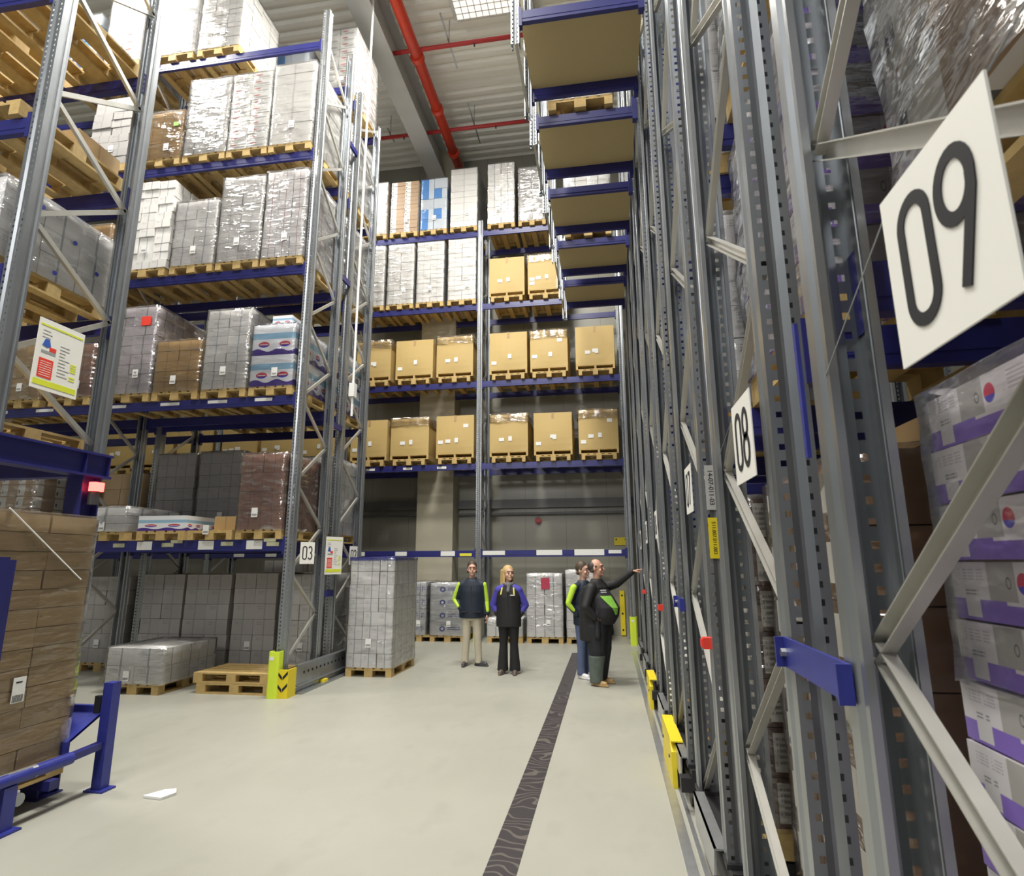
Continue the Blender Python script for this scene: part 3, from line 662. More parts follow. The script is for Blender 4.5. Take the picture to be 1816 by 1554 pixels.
# first shelf
L3(-8.2,-7.42,0,2.72,1,2,3,'bright','low wrapped bright white bundle on the first shelf','h')
L3(-7.22,-6.40,0,2.58,1,3,1,'lotus','single layer of blue and white roll packs on the first shelf',None,label_paper=False)
L3(-6.34,-5.60,0,2.375,1,1,1,'kraft','pallet with a hanging slip on the first shelf',None,skip=lambda i,j,k:True)
load(-5.99,-5.6,8.35,2.346,2.56,1,2,1,'kraft','small brown carton left of the tall brown wrapped load, first shelf',None,d=.7,pal=False,cat='carton',name='carton_box',label_paper=False)
L3(-5.54,-4.80,0,3.5,2,3,4,'brown','tall reddish brown wrapped carton load on the first shelf','h')
L3(-10.15,-9.2,0,3.32,3,3,5,'half','brown and white wrapped load seen under the blue portal beam','h')
o=inst('empty_pallet',PAL,None,(-9.7,8.85,3.345)); tag(o,'wooden pallet lying on top of the load under the blue portal','pallet')
# rear row (back to back)
Y2=9.70
def R2(x0,x1,zl,zt,nx,ny,nz,mk,lab,wrap='n',**k): return load(x0,x1,Y2,LZ[zl] if zl>=0 else 0,zt,nx,ny,nz,mk,lab,wrap,**k)
R2(-5.52,-4.78,4,12.82,2,3,10,'wred','white stack with red prints, top shelf of the rear row, above the post tops','l')
R2(-6.6,-5.85,4,12.6,2,3,6,'bluew','white and pale blue stack on the top shelf of the rear row','l')
for zl,zt,mk,l in ((3,10.5,'bright','second highest'),(2,8.4,'white','middle')):
    R2(-5.55,-4.78,zl,zt,2,3,9,mk,'white stack at the open end of the rear row, %s shelf'%l,'n')
    R2(-6.4,-5.62,zl,zt-.1,2,3,8,'white','white stack one in from the open end of the rear row, %s shelf'%l,None)
R2(-5.55,-4.78,1,5.72,1,3,2,'lotus','pallet of roll packs with blue bands at the end of the rear row','l')
R2(-6.4,-5.62,1,5.4,2,3,4,'kraft','kraft carton load behind the stepped white stack, rear row',None)
R2(-7.3,-6.5,1,5.6,2,3,4,'kraft','kraft carton load behind the front kraft load, rear row',None)
R2(-5.55,-4.78,0,3.7,2,3,6,'bright','white stack on the first shelf at the end of the rear row','l')
R2(-6.4,-5.62,0,3.8,2,3,6,'grey','dark grey carton stack behind the reddish brown load','l')
R2(-7.36,-6.5,0,3.86,2,3,7,'grey','dark grey carton stack, right one of the two on the first shelf','l')
R2(-8.22,-7.44,0,3.84,2,3,7,'grey','dark grey carton stack, left one of the two on the first shelf','l')
R2(-9.4,-8.5,0,3.5,2,3,4,'kraftl','dim kraft load left of the dark posts on the first shelf',None)
R2(-9.4,-8.5,-1,1.62,2,3,6,'grey','dim grey carton stack on the floor left of the dark posts',None,pal=True)
R2(-8.22,-7.42,-1,1.66,2,3,6,'grey','grey carton stack on the floor, left of the block behind the low wrapped load',None)
R2(-7.38,-6.52,-1,1.66,2,3,6,'grey','grey carton stack on the floor directly behind the low wrapped load',None)
R2(-6.44,-5.64,-1,1.68,2,3,6,'grey','grey carton stack on the floor behind the empty pallets',None)
R2(-5.58,-4.84,-1,1.66,2,3,6,'white','white carton stack on the floor at the end, next to the rack post','l')
# small wrapped bags on top of floor stack
load(-6.1,-5.4,10.0,1.69,1.9,2,2,1,'bright','flat white bundles lying on the grey floor stacks',None,d=.6,pal=False,cat='bundle',name='carton_bundle',label_paper=False,jit=.03)
# low wrapped load and empties on the floor in front
load(-7.34,-6.42,8.12,0,.64,2,3,2,'bright','low shrink-wrapped white load on a pallet on the floor under the rack','h')
# trailing film of the low load
b=MB(); n=8
for i in range(n):
    for j in range(6):
        b.v.append((-7.36-.16*(j/5)**1.2-.02*math.sin(i*2.1+j),8.14+i*.09+.02*math.sin(j*3+i),.60-.58*(j/5)))
for i in range(n-1):
    for j in range(5): b.f.append((i*6+j,i*6+j+1,(i+1)*6+j+1,(i+1)*6+j)); b.uv.append(None); b.mi.append(0)
tag(b.build('loose_film',WRAPH,None,smooth=True),'loose sheet of plastic film hanging off the low white load','plastic film')
for i in range(2):
    o=inst('empty_pallet',PAL,None,(-5.40+(.0 if i==0 else -.06),8.72,.0+.146*i),PI/2)
    tag(o,['empty wooden pallet on the floor, lower of two','empty wooden pallet lying on another pallet by the lime protector'][i],'pallet','stacked empty pallets by the rack foot')
# big wrapped pallet in the walkway
lp=load(-4.40,-3.60,9.86,0,1.93,3,4,8,'bright','tall wrapped white carton stack on a pallet standing out in the walkway','n',label_paper=True)
b=MB(); b.box(-.415,-.60,1.915,.415,.60,1.94); b.box(-.418,-.605,1.89,.418,.605,1.905); b.build('blue_edge_sheet',BLUEB,lp)
# ------------------------------------------------------------------ back rack loads
def bulkbox(x0,x1,zb,zt,lab,yf=14.30,film=False):
    SEED[0]+=1; rnd=random.Random(SEED[0]*7)
    w=x1-x0; p=thing('boxed_pallet_load',lab,'pallet load',((x0+x1)/2,yf+.58,zb))
    inst('pallet',PALW,p).scale=(.86,1,1); o=inst('thin_pallet',THIN,p,(0,0,.146)); o.scale=(w/.98,1,1)
    z0=.268; H=zt-zb-z0; b=MB(); k=.012
    n=9; me=None
    # slightly bulged box
    for (a,c) in (((-w/2,-.575),(w/2,-.575)),((w/2,-.575),(w/2,.575)),((w/2,.575),(-w/2,.575)),((-w/2,.575),(-w/2,-.575))):
        nx,ny=(c[1]-a[1]),-(c[0]-a[0]); L=math.hypot(nx,ny); nx/=L;ny/=L
        for i in range(6):
            for j in range(6):
                q=[];uv=[]
                for (ii,jj) in ((i,j),(i+1,j),(i+1,j+1),(i,j+1)):
                    u,v=ii/6,jj/6; bl=.028*math.sin(PI*u)*math.sin(PI*min(1,v*1.0))*(1.3-v)
                    q.append((a[0]+(c[0]-a[0])*u+nx*bl,a[1]+(c[1]-a[1])*u+ny*bl,z0+H*v)); uv.append((u,v))
                b.face(q,uv)
    b.face([(-w/2,-.575,z0+H),(w/2,-.575,z0+H),(w/2,.575,z0+H),(-w/2,.575,z0+H)],((0,0),(1,0),(1,1),(0,1)))
    bc=b.build('bulk_carton',CM['bin'],p)
    b=MB(); b.box(-.03,-.586,z0+H-.16,.03,-.575,z0+H+.004); b.box(-.03,-.575,z0+H,.03,.575,z0+H+.004); b.build('tape',CM['kraft'],bc)
    spots=[(.0,.36),(-w*.38,.30),(-w*.38,.18),(.28,.72),(-.18,.32)]; rnd.shuffle(spots)
    for sx,sz in [(.04,.34)]+spots[:rnd.choice((1,2,3))]:
        b=MB(); lw,lh=(.09,.12) if sx==.04 else (.13,.09); b.box(-lw/2,-.004,-lh/2,lw/2,0,lh/2); b.build('paper_label',PAPER,bc,(sx,-.579-.028*math.sin(PI*min(1,max(0,.5+sx/w)))*math.sin(PI*sz)*(1.3-sz),z0+H*sz))
    if film: inst('stretch_wrap',wrapmesh(w+.03,1.19,.22,WRAPH,.01,SEED[0]),p,(0,0,z0+H-.2))
    return p
lv={1:'lower',2:'middle',3:'third'}
for lvl,zb,row in ((1,BZ[1],[(-6.55,-5.56,5.50),(-5.46,-4.44,5.50),(-4.24,-3.26,5.53),(-2.85,-1.88,5.50),(-1.73,-.78,5.50),(-.62,.34,5.52)]),
                 (2,BZ[2],[(-6.50,-5.54,7.68),(-5.40,-4.38,7.65),(-4.28,-3.30,7.68),(-2.86,-1.88,7.70),(-1.80,-.84,7.68),(-.64,.33,7.72)]),
                 (3,BZ[3],[(-2.88,-1.93,9.83),(-1.84,-.92,9.83)])):
    for i,(x0,x1,zt) in enumerate(row):
        ln={1:'lowest loaded shelf',2:'second loaded shelf',3:'third loaded shelf'}[lvl]
        if lvl<3: pos=['leftmost','second from left','just left of the centre post','just right of the centre post','second from right','rightmost'][i]
        else: pos=['left one of two','right one of two'][i]
        bulkbox(x0,x1,zb,zt,'brown bulk box, %s, %s of back rack'%(pos,ln),film=(i+lvl)%2==0)
for i,x in enumerate((-7.95,-9.1,-10.25+.0,-11.6,-12.75,-13.9)):
    bulkbox(x,x+.96,BZ[1],5.45,['first','second','third','fourth','fifth','sixth'][i]+' brown bulk box left of the back rack post hidden by the left rack',film=False)
for i,x in enumerate((-7.95,-9.1)): bulkbox(x,x+.96,BZ[2],7.6,['right','left'][i]+' brown bulk box on the upper shelf behind the left rack')
def BL(x0,x1,zl,zt,nx,ny,nz,mk,lab,wrap='l'): return load(x0,x1,14.30,BZ[zl] if zl>=0 else 0,zt,nx,ny,nz,mk,lab,wrap)
top=[(-6.6,-5.82,12.5,2,3,12,'plain','white stack, leftmost on the top shelf of the back rack','l'),
 (-5.72,-4.92,12.45,2,3,13,'half','stack with white left half and brown right half, top shelf of back rack',None),
 (-4.84,-4.08,12.45,2,3,5,'bluew','blue and white patchwork stack, top shelf of back rack','l'),
 (-3.98,-3.22,12.68,1,3,10,'plain','tall pale stack just left of the centre post, top shelf of back rack','l'),
 (-2.93,-2.18,12.72,2,3,11,'white','tall shiny stack just right of the centre post, top shelf of back rack','n'),
 (-2.08,-1.34,12.5,2,3,10,'grey','glossy grey wrapped stack beside the overhead shelves, top shelf','h')]
for x0,x1,zt,nx,ny,nz,mk,l,w in top: BL(x0,x1,4,zt,nx,ny,nz,mk,l,w)
for x0,x1,l in ((-6.58,-5.82,'leftmost'),(-5.74,-4.98,'second from left'),(-4.90,-4.13,'third from left'),(-4.02,-3.24,'next to the centre post')):
    BL(x0,x1,3,10.5,2,3,13,'plain','tall white stack %s on the fourth shelf of the back rack'%l,'l')
BL(-4.72,-4.05-.35,-1,1.38,2,3,4,'logo','partly hidden white bag stack behind the walkway pallet','n')
BL(-4.30,-3.42,-1,1.36,1,3,4,'logo','white wrapped bag stack with blue marks left of the man','h')
BL(-2.90,-2.04,-1,.55,2,3,1,'bright','low white load on the floor behind the standing pair','n')
BL(-1.95,-1.10,-1,1.58,2,3,6,'bright','tall wrapped white stack with a red sheet on the floor','n')
b=MB(); b.box(-.1,-.002,-.13,.1,.002,.13); tag(b.build('red_sheet',plain('crimson_paper',(.42,.04,.08),.6),None,(-1.50,14.26,1.35)),'crimson paper sheet taped to the tall wrapped white stack','paper')
BL(-1.02,-.20,-1,1.66,1,3,8,'bright','wrapped white stack directly behind the two men at the right','n')
BL(-6.55,-5.75,-1,1.3,1,3,4,'logo','white bag stack with blue circles behind the left rack end','n')
BL(-7.9,-7.1,-1,1.1,2,3,3,'lotus','low pallet of roll packs glimpsed through the left rack end','n')
# ------------------------------------------------------------------ near left rack loads
for x,z,l in ((-5.24,NZ[3],'wooden pallet overhead on the highest visible level of the near left rack'),(-6.14,NZ[3],'second overhead pallet in from the near left rack end, highest level'),(-7.04,NZ[3],'third overhead pallet in from the near left rack end, highest level'),
   (-5.24,NZ[2],'wooden pallet on the middle level of the near left rack, carrying a small carton'),(-6.14,NZ[2],'second pallet in on the middle level of the near left rack'),(-7.04,NZ[2],'third pallet in on the middle level of the near left rack'),
   (-5.24,2.85,'wooden pallet resting on the blue portal'),(-6.14,2.85,'second pallet in on the blue portal')):
    o=inst('empty_pallet',PAL,None,(x,4.25,z)); tag(o,l,'pallet','pallets in the near left rack')
load(-5.3,-4.9,4.25,NZ[2]+.146,NZ[2]+.36,1,1,1,'kraft','small open brown carton on a pallet of the near left rack',None,d=.5,pal=False,cat='carton',name='carton_box',label_paper=False)
load(-5.64,-4.86,3.68,NZ[1],5.05,2,3,3,'bright','big white plastic-wrapped load with blue dots in the near left rack','n',d=1.12,lean=-.004)
for yy,zz,wh in ((4.0,4.95,'highest'),(4.35,4.80,'second highest'),(3.95,4.55,'one nearest the camera, low'),(4.62,4.62,'one farthest from the camera'),(4.2,4.42,'lowest')):
    b=MB(); b.tube((-4.842,yy,zz),(-4.838,yy,zz),.022,n=12); tag(b.build('blue_sticker',BLUEB),'round blue sticker on the big white wrapped load at left, '+wh,'sticker',group='blue dots on the white load')
load(-6.54,-5.76,3.68,NZ[1],5.1,2,3,3,'bright','white wrapped load farther into the near left rack','h',d=1.12)
# carton stack on infeed frame
load(-5.22,-4.42,3.30,.20,2.24,2,3,13,'kraftl','tall stack of light brown cartons wrapped in clear film at the left edge','l',d=1.29,jit=.009,label_paper=False)
p=thing('shipping_label','white barcode label on the light brown carton stack at left','label',(-4.395,4.07,.93)); b=MB(); b.box(0,-.05,-.09,.003,.05,.09); b.build('paper',PAPER,p)
b=MB(); 
for i in range(9): b.box(.003,-.042+i*.0095,-.085,.004,-.037+i*.0095,-.035)
b.box(.003,-.03,.05,.004,.02,.06); b.build('barcode',INK,p)
p=thing('pallet_infeed_frame','blue steel pallet infeed frame with round rail and posts in front of the cartons','frame')
def post(x,y,h,w=.09,base=True):
    b=MB(); b.box(x-w/2,y-w/2,0,x+w/2,y+w/2,h)
    if base: b.box(x-w,y-w*.8,0,x+w,y+w*.8,.015)
    b.build('post',BLUEB,p)
post(-4.27,4.82,.85); post(-4.30,4.0,.30,.10); post(-4.30,2.9,.30,.10)
b=MB(); b.tube((-4.30,2.6,.34),(-4.28,4.50,.34),.045,n=18); b.build('round_rail',BLUEB,p,smooth=False)
b=MB(); b.bar((-4.29,4.45,.34),(-4.28,4.80,.36),.07,.05); b.build('rail_end',BLUE,p)
b=MB(); b.tube((-4.295,3.85,.34),(-4.285,4.20,.34),.0465,n=18); b.build('worn_sleeve',SHINY,p)
for yy in (3.3,3.9,4.42): b=MB(); b.box(-5.2,yy,.12,-4.36,yy+.08,.19); b.build('cross_member',BLUE,p)
for yy in (3.5,4.2): b=MB(); b.tube((-5.2,yy,.14),(-4.38,yy,.14),.045,n=12); b.build('roller',GALV,p)
b=MB(); b.face([(-4.62,4.82,.62),(-4.32,4.82,.62),(-4.38,4.56,.44),(-4.62,4.56,.44)]); b.face([(-4.62,4.825,.60),(-4.32,4.825,.60),(-4.38,4.565,.42),(-4.62,4.565,.42)][::-1]); b.box(-4.64,4.80,.60,-4.30,4.84,.66); b.box(-4.62,4.54,.30,-4.38,4.58,.44); b.build('guide_plate',BLUEB,p)
b=MB(); b.box(-4.40,4.79,.60,-4.34,4.83,.74); b.build('sensor',BLACK,p)
p=thing('guard_post','dark blue angled guard post at the left edge in front of the cartons','post',(-4.20,3.70,0))
b=MB(); b.box(-.035,-.16,0,.035,-.06,1.9); b.box(-.02,-.06,0,.0,.02,1.88); b.build('post',BLUE,p); b=MB(); b.box(-.08,-.2,0,.08,.06,.012); b.build('foot_plate',BLUE,p)
# straps over cartons
b=MB(); b.tube((-4.405,3.78,2.262),(-4.408,4.49,1.72),.006,n=6); tag(b.build('film_strand',PAPER),'thin taut strand of film across the light brown cartons','strand')
# scrap of paper
b=MB(); b.prism([(-3.78,4.72),(-3.60,4.70),(-3.56,4.82),(-3.62,4.90),(-3.70,4.86)],'z',.002,.02); tag(b.build('paper_scrap',PAPER),'crumpled white paper scrap on the floor','paper')
# ------------------------------------------------------------------ right rack loads
load(.74,1.75,.42,.36,1.60,2,3,9,'violet','lower violet and white carton stack in the nearest right rack',None,d=1.10,label_paper=False)
def load2(*a,**k): return load(*a,**k)
load(.75,1.8,.42,1.603,2.22,2,3,5,'violet','upper violet and white cartons under the 09 sign','l',d=1.08,pal=False,label_paper=False)
load(1.85,2.75,.42,.36,2.2,2,2,7,'violet','violet and white carton stack farther inside the nearest right rack',None,d=1.08,label_paper=False)
load(.76,1.7,.42,RZ[0],3.9,2,2,4,'half','brown and white wrapped cartons above the 09 sign','h',d=1.05,label_paper=False)
load(1.8,2.7,.42,RZ[0],3.9,2,2,4,'kraft','brown cartons deeper in above the 09 sign',None,d=1.05,label_paper=False)
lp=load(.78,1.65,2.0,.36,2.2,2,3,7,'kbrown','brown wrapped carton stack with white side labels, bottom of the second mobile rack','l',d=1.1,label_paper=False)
for i in range(7):
    for yy in (-.36,.0,.36):
        b=MB(); b.box(-.002,-.10,.06,0,.10,.20); b.build('paper_label',plain('label_paper_grey',(.55,.53,.48),.6) if 'label_paper_grey' not in bpy.data.materials else bpy.data.materials['label_paper_grey'],lp,(-.437-.012,yy,.144+.242*i))
load(.98,1.9,2.0,2.205,2.3,1,1,1,'kraft','flat brown board on the 08 rack stack',None,d=1.0,pal=False,label_paper=False)
load(.76,1.6,2.0,RZ[0],4.05,2,3,6,'violet','white and violet wrapped stack on the first shelf of the 08 rack','h',d=1.1,label_paper=False)
load(.76,1.6,2.0,RZ[1],5.7,2,3,6,'half','brown and white wrapped stack on the second shelf of the 08 rack','h',d=1.1,label_paper=False)
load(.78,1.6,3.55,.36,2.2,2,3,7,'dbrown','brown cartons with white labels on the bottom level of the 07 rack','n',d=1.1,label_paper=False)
load(.76,1.6,3.55,RZ[0],4.0,2,3,6,'bright','white stack on the first shelf of the 07 rack','n',d=1.1,label_paper=False)
load(.76,1.6,3.55,RZ[1],5.7,2,3,6,'bright','white stack on the second shelf of the 07 rack','n',d=1.1,label_paper=False)
for k in (3,4,5):
    load(.78,1.6,ynear(k)-.02,.36,2.0,2,3,6,'white','white stack on the bottom level of the %s mobile rack row'%['fourth','fifth','sixth'][k-3],'l',d=1.1,label_paper=False)
for k,l in ((4,'nearer'),(6,'farther')):
    load(-.56,.26,ynear(k)-.06,7.547,8.9,2,3,5,'bright','wrapped load on the overhead shelf above the walkway, %s one'%l,'n',d=1.2,label_paper=False)
# ------------------------------------------------------------------ people
class PB(MB):
    T=None
    def put(s,rings,cap=True):
        k=len(s.v); n=len(rings[0])
        for r in rings:
            for p in r: s.v.append(tuple(s.T@Vector(p)) if s.T else tuple(p))
        for j in range(len(rings)-1):
            for i in range(n): a=(i+1)%n; s.f.append((k+j*n+i,k+j*n+a,k+(j+1)*n+a,k+(j+1)*n+i)); s.uv.append(None); s.mi.append(0)
        m=len(rings)-1
        s.f.append(tuple(k+i for i in range(n))[::-1]); s.f.append(tuple(k+m*n+i for i in range(n))); s.uv+=[None]*2; s.mi+=[0]*2
    def cap(s,p,q,r1,r2=None,n=14):
        r2=r1 if r2 is None else r2; p=Vector(p);q=Vector(q);d=(q-p)
        if d.length<1e-5: d=Vector((0,0,1e-4))
        d.normalize(); a=d.orthogonal().normalized(); b=d.cross(a); R=[]
        for t in (-88,-60,-30,0): R.append((p+d*math.sin(math.radians(t))*r1,math.cos(math.radians(t))*r1))
        for t in (0,30,60,88): R.append((q+d*math.sin(math.radians(t))*r2,math.cos(math.radians(t))*r2))
        s.put([[c+a*math.cos(2*PI*i/n)*r+b*math.sin(2*PI*i/n)*r for i in range(n)] for c,r in R])
    def loft(s,L,n=22):
        s.put([[(cx+rx*math.cos(2*PI*i/n),cy+ry*math.sin(2*PI*i/n),z) for i in range(n)] for (z,cx,cy,rx,ry) in L])
    def sph(s,c,r,n=16,m=10):
        L=[]
        for j in range(m+1):
            t=math.radians(-88+176*j/m); L.append([(c[0]+r[0]*math.cos(t)*math.cos(2*PI*i/n),c[1]+r[1]*math.cos(t)*math.sin(2*PI*i/n),c[2]+r[2]*math.sin(t)) for i in range(n)])
        s.put(L)
    def skin(s,name,m,par,vox=.012,it=4):
        o=s.build(name,m,par,smooth=True)
        r=o.modifiers.new('r','REMESH'); r.mode='VOXEL'; r.voxel_size=vox; r.use_smooth_shade=True
        k=o.modifiers.new('s','SMOOTH'); k.factor=.5; k.iterations=it; return o
def hand(b,w,d,nrm,side,curl=(.35,.4,.45,.5),sc=1.0):
    """w wrist, d direction of the palm, nrm back of the hand, side +1/-1 where the thumb is (along d x nrm)"""
    w=Vector(w); d=Vector(d).normalized(); nrm=Vector(nrm); nrm=(nrm-d*nrm.dot(d)).normalized(); t=d.cross(nrm)*side
    for i in range(4):
        off=(1.5-i)*.021*sc; kn=w+d*(.092-.004*abs(i-1))*sc+t*off; b.cap(w+d*.01+t*off*.6,kn,.0155*sc,.0125*sc,8)
        L=(.074,.084,.078,.060)[i]*sc; ang=0; p=kn
        for j,fr in enumerate((.45,.30,.25)):
            ang+=curl[i]*(.9 if j==0 else 1.15); dd=d*math.cos(ang)-nrm*math.sin(ang); q=p+dd*L*fr; b.cap(p,q,(.0100-.0008*j)*sc,(.0094-.0008*j)*sc,8); p=q
    p=w+d*.022*sc+t*.026*sc
    for dd,L,r in ((d*.62+t*.72-nrm*.25,.042,.0135),(d*.85+t*.42-nrm*.35,.032,.0115),(d*.95+t*.1-nrm*.3,.025,.0100)):
        q=p+dd.normalized()*L*sc; b.cap(p,q,r*sc,r*.92*sc,8); p=q
def person(label,loc,rz,H,head_yaw,arms,feet,c,girth=1.0,female=False,belly=0,hem=.86,head_tilt=0,curls=None,flare=0):
    s=H/1.87; Z=lambda z:z*s
    SK=plain('skin_tone',c['skin'],.5,0,.05)
    hb=PB()
    headM=Matrix.Translation((0,0,Z(1.60)))@Matrix.Rotation(head_yaw,4,'Z')@Matrix.Rotation(head_tilt,4,'X')@Matrix.Scale(1.13,4)@Matrix.Translation((0,0,-Z(1.638)))
    g=girth; sw=(.175 if female else .205)*s
    # body: one continuous surface
    hb.cap((0,.012,Z(1.47)),(0,.0,Z(1.62)),.060 if not female else .047,.056 if not female else .046)
    hb.loft([(Z(.86),0,0,.14*g,.10*g),(Z(1.1),0,-.02*belly,.14*g,.10*g+.05*belly),(Z(1.35),0,0,.16*g,.105*g),(Z(1.46),0,0,.13*g,.08),(Z(1.50),0,0,.06,.05)])
    hb.T=headM
    hb.sph((0,.012,Z(1.765)),(.076,.094,.104)); hb.sph((0,-.022,Z(1.695)),(.057 if not female else .050,.066,.072)); hb.cap((0,-.085,Z(1.765)),(0,-.108,Z(1.725)),.009,.014,8)
    hb.sph((0,-.080,Z(1.655)),(.026,.018,.016)); hb.sph((0,-.078,Z(1.787)),(.055,.018,.012)); hb.sph((0,-.090,Z(1.690)),(.024,.010,.010))
    for q in (-1,1): hb.sph((q*.077,.012,Z(1.735)),(.010,.021,.031)); hb.sph((q*.040,-.062,Z(1.715)),(.022,.022,.024))
    hb.T=None
    for q,(el,wr,hd,mode) in arms.items():
        sh=(q*(sw-.01),0,Z(1.43)); hb.cap(sh,el,.048,.040); hb.cap(el,wr,.040,.028)
        d=Vector(wr)-Vector(el); hand(hb,wr,hd or d,(q*1,0,.0) if not mode else mode,1 if mode is None else 1,(curls or {}).get(q,(.35,.4,.45,.5)),.98*s)
    for q,(kx,ky,fx,fy,fa) in feet.items():
        hb.cap((q*.088*g,0,Z(.88)),(kx,ky,Z(.49)),.075*g,.052); hb.cap((kx,ky,Z(.49)),(fx,fy,Z(.10)),.050,.036); hb.cap((fx,fy,.06),(fx+.10*math.sin(fa),fy-.10*math.cos(fa),.045),.03,.028)
    root=hb.skin('person',SK,None,.0085,2); root.location=loc; root.rotation_euler=(0,0,rz); tag(root,label,'person')
    # face details
    for q in (-1,1):
        e=PB(); e.T=headM; e.sph((q*.028,-.081,Z(1.745)),(.0085,.006,.0048),10,6); e.build('eye',plain('eye_dark',(.05,.04,.035),.3),root,smooth=True)
        e=PB(); e.T=headM; e.cap((q*.045,-.076,Z(1.772)),(q*.018,-.088,Z(1.776)),.0028,.003,6); e.build('eyebrow',plain('brow_hair',tuple(x*.7 for x in c['hair']),.7),root,smooth=True)
    e=PB(); e.T=headM; e.cap((-.020,-.0925,Z(1.690)),(.020,-.0925,Z(1.690)),.0045,.0045,6); e.build('mouth',plain('lip',(.36,.10,.08),.5),root,smooth=True)
    # hair
    HM=plain('hair_'+label[:6].strip(),c['hair'],.55,0,.3,30,(1,1,.2))
    hr=PB(); hr.T=headM
    if female:
        hr.sph((0,.026,Z(1.785)),(.090,.098,.102)); 
        for q in (-1,1):
            for i in range(4): hr.cap((q*(.066+.004*i),.012+.024*i,Z(1.80)),(q*(.078+.006*i),.0+.03*i,Z(1.52-.02*(i%2))),.024,.018,8)
        hr.cap((0,.085,Z(1.75)),(0,.085,Z(1.50)),.06,.045)
    else:
        k=c.get('bald',0); hr.sph((0,.026+.026*k,Z(1.795-.030*k)),(.083,.094-.016*k,.098-.014*k)); 
        for q in (-1,1): hr.cap((q*.066,-.008,Z(1.77)),(q*.068,.05,Z(1.70)),.017,.02,8)
        hr.cap((-.040,.066,Z(1.71)),(.040,.066,Z(1.71)),.03,.03,8)
    hr.skin('hair',HM,root,.008,2)
    # trousers
    TM=plain('trouser_'+label[:9].strip(),c['trousers'],.8,0,.12,10)
    t=PB(); t.loft([(Z(.80),0,0,.15*g,.115*g),(Z(.92),0,0,.170*g,.125*g),(Z(1.02),0,-.02*belly,.165*g,.125*g)])
    for q,(kx,ky,fx,fy,fa) in feet.items():
        t.cap((q*.090*g,0,Z(.86)),(kx,ky,Z(.49)),.098*g+.05*belly,.072*g+.04*belly); t.cap((kx,ky,Z(.49)),(fx,fy,Z(.13)),.071*g+.035*belly,.064*g+flare+.012*belly)
        t.loft([(Z(.05),fx,fy,.066*g+flare,.070*g+flare),(Z(.14),fx,fy,.064*g+flare*.9,.068*g+flare*.9),(Z(.2),fx+(kx-fx)*.2,fy,.062*g+flare*.7,.064*g+flare*.7)])
    t.skin('trousers',TM,root,.011,4)
    for q,(kx,ky,fx,fy,fa) in feet.items():
        sh=PB(); dx,dy=math.sin(fa),-math.cos(fa)
        sh.cap((fx-dx*.03,fy-dy*.03,.052),(fx+dx*.15,fy+dy*.15,.040),.046,.038); sh.cap((fx,fy,.06),(fx,fy,.10),.044,.05)
        sh.put([[(fx+dx*(.06+.155*math.cos(a))-dy*.046*math.sin(a),fy+dy*(.06+.155*math.cos(a))+dx*.046*math.sin(a),z) for a in [2*PI*i/18 for i in range(18)]] for z in (.004,.026)])
        sh.skin('shoe',plain('shoe_'+label[:5].strip(),c['shoes'],.4),root,.008,2)
    return root,headM,s,sw
def jacket(root,s,sw,arms,m,g=1,hem=.86,sleeve=None,ry=.15,cy=0,cuffm=None,r0=.072,puff=1.0,name='jacket',collar=True):
    Z=lambda z:z*s; j=PB()
    j.loft([(Z(hem),0,cy,.205*g,ry*.98),(Z(hem+.12),0,cy,.208*g,ry),(Z(1.15),0,cy,.200*g,ry*.97),(Z(1.32),0,cy*.7,.208*g,ry*.95),(Z(1.43),0,cy*.4,.200*g,ry*.82),(Z(1.50),0,.0,.135*g,.105),(Z(1.56),0,.008,.085,.085)])
    for q in (-1,1): j.cap((q*.08,0,Z(1.49)),(q*sw,0,Z(1.435)),.06,.072)
    k=j if sleeve is None else PB()
    for q,(el,wr,hd,mode) in arms.items():
        if sleeve is not None: k=PB()
        k.cap((q*(sw+.005),0,Z(1.42)),el,r0*puff,.060*puff); k.cap(el,Vector(el)+(Vector(wr)-Vector(el))*.94,.060*puff,.050)
        if sleeve is not None: k.skin('sleeve',sleeve,root,.010,4)
        if cuffm is not None:
            d=Vector(wr)-Vector(el); q2=PB(); q2.cap(Vector(el)+d*.72,Vector(el)+d*.98,.060,.052); q2.skin('cuff',cuffm,root,.010,3)
    o=j.skin(name,m,root,.011,5)
    return o
NAVY=plain('navy_fabric',(.010,.018,.035),.6,0,.3,12); BLKF=plain('black_fabric',(.012,.012,.013),.65,0,.35,12); VIOB=plain('violet_blue_fabric',(.07,.06,.42),.6,0,.15,12)
LIMEF=plain('lime_fabric',(.50,.75,.05),.6,0,.1)
DKK=plain('cuff_black',(.02,.02,.025),.6)
# man in beige trousers
def P(x,y): return (x,y,0)
ar={-1:((-.315,.04,1.17),(-.19,-.05,1.0),None,None),1:((.262,.03,1.13),(.29,-.02,.90),None,None)}
fe={-1:(-.095,-.01,-.115,0.0,-.05),1:(.115,-.01,.135,-.0,1.15)}
r,hm,s,sw=person('man in navy jacket with lime sleeves and beige trousers, hand in pocket',(-2.55,11.15,0),.08,1.87,.16,ar,fe,dict(skin=(.62,.36,.27),hair=(.07,.045,.03),trousers=(.52,.47,.36),shoes=(.05,.05,.055)))
jk=jacket(r,s,sw,ar,NAVY,1.14,.84)
for q in (-1,1):
    el,wr=ar[q][0],ar[q][1]; k=PB(); k.cap((q*.232,-.02,1.44),(el[0]+q*.018,el[1]-.03,el[2]+.02),.050,.042); 
    d=Vector(wr)-Vector(el); k.cap((el[0]+q*.018,el[1]-.03,el[2]),Vector(el)+d*.7+Vector((q*.018,-.03,0)),.042,.034); k.skin('sleeve_panel',LIMEF,r,.010,3)
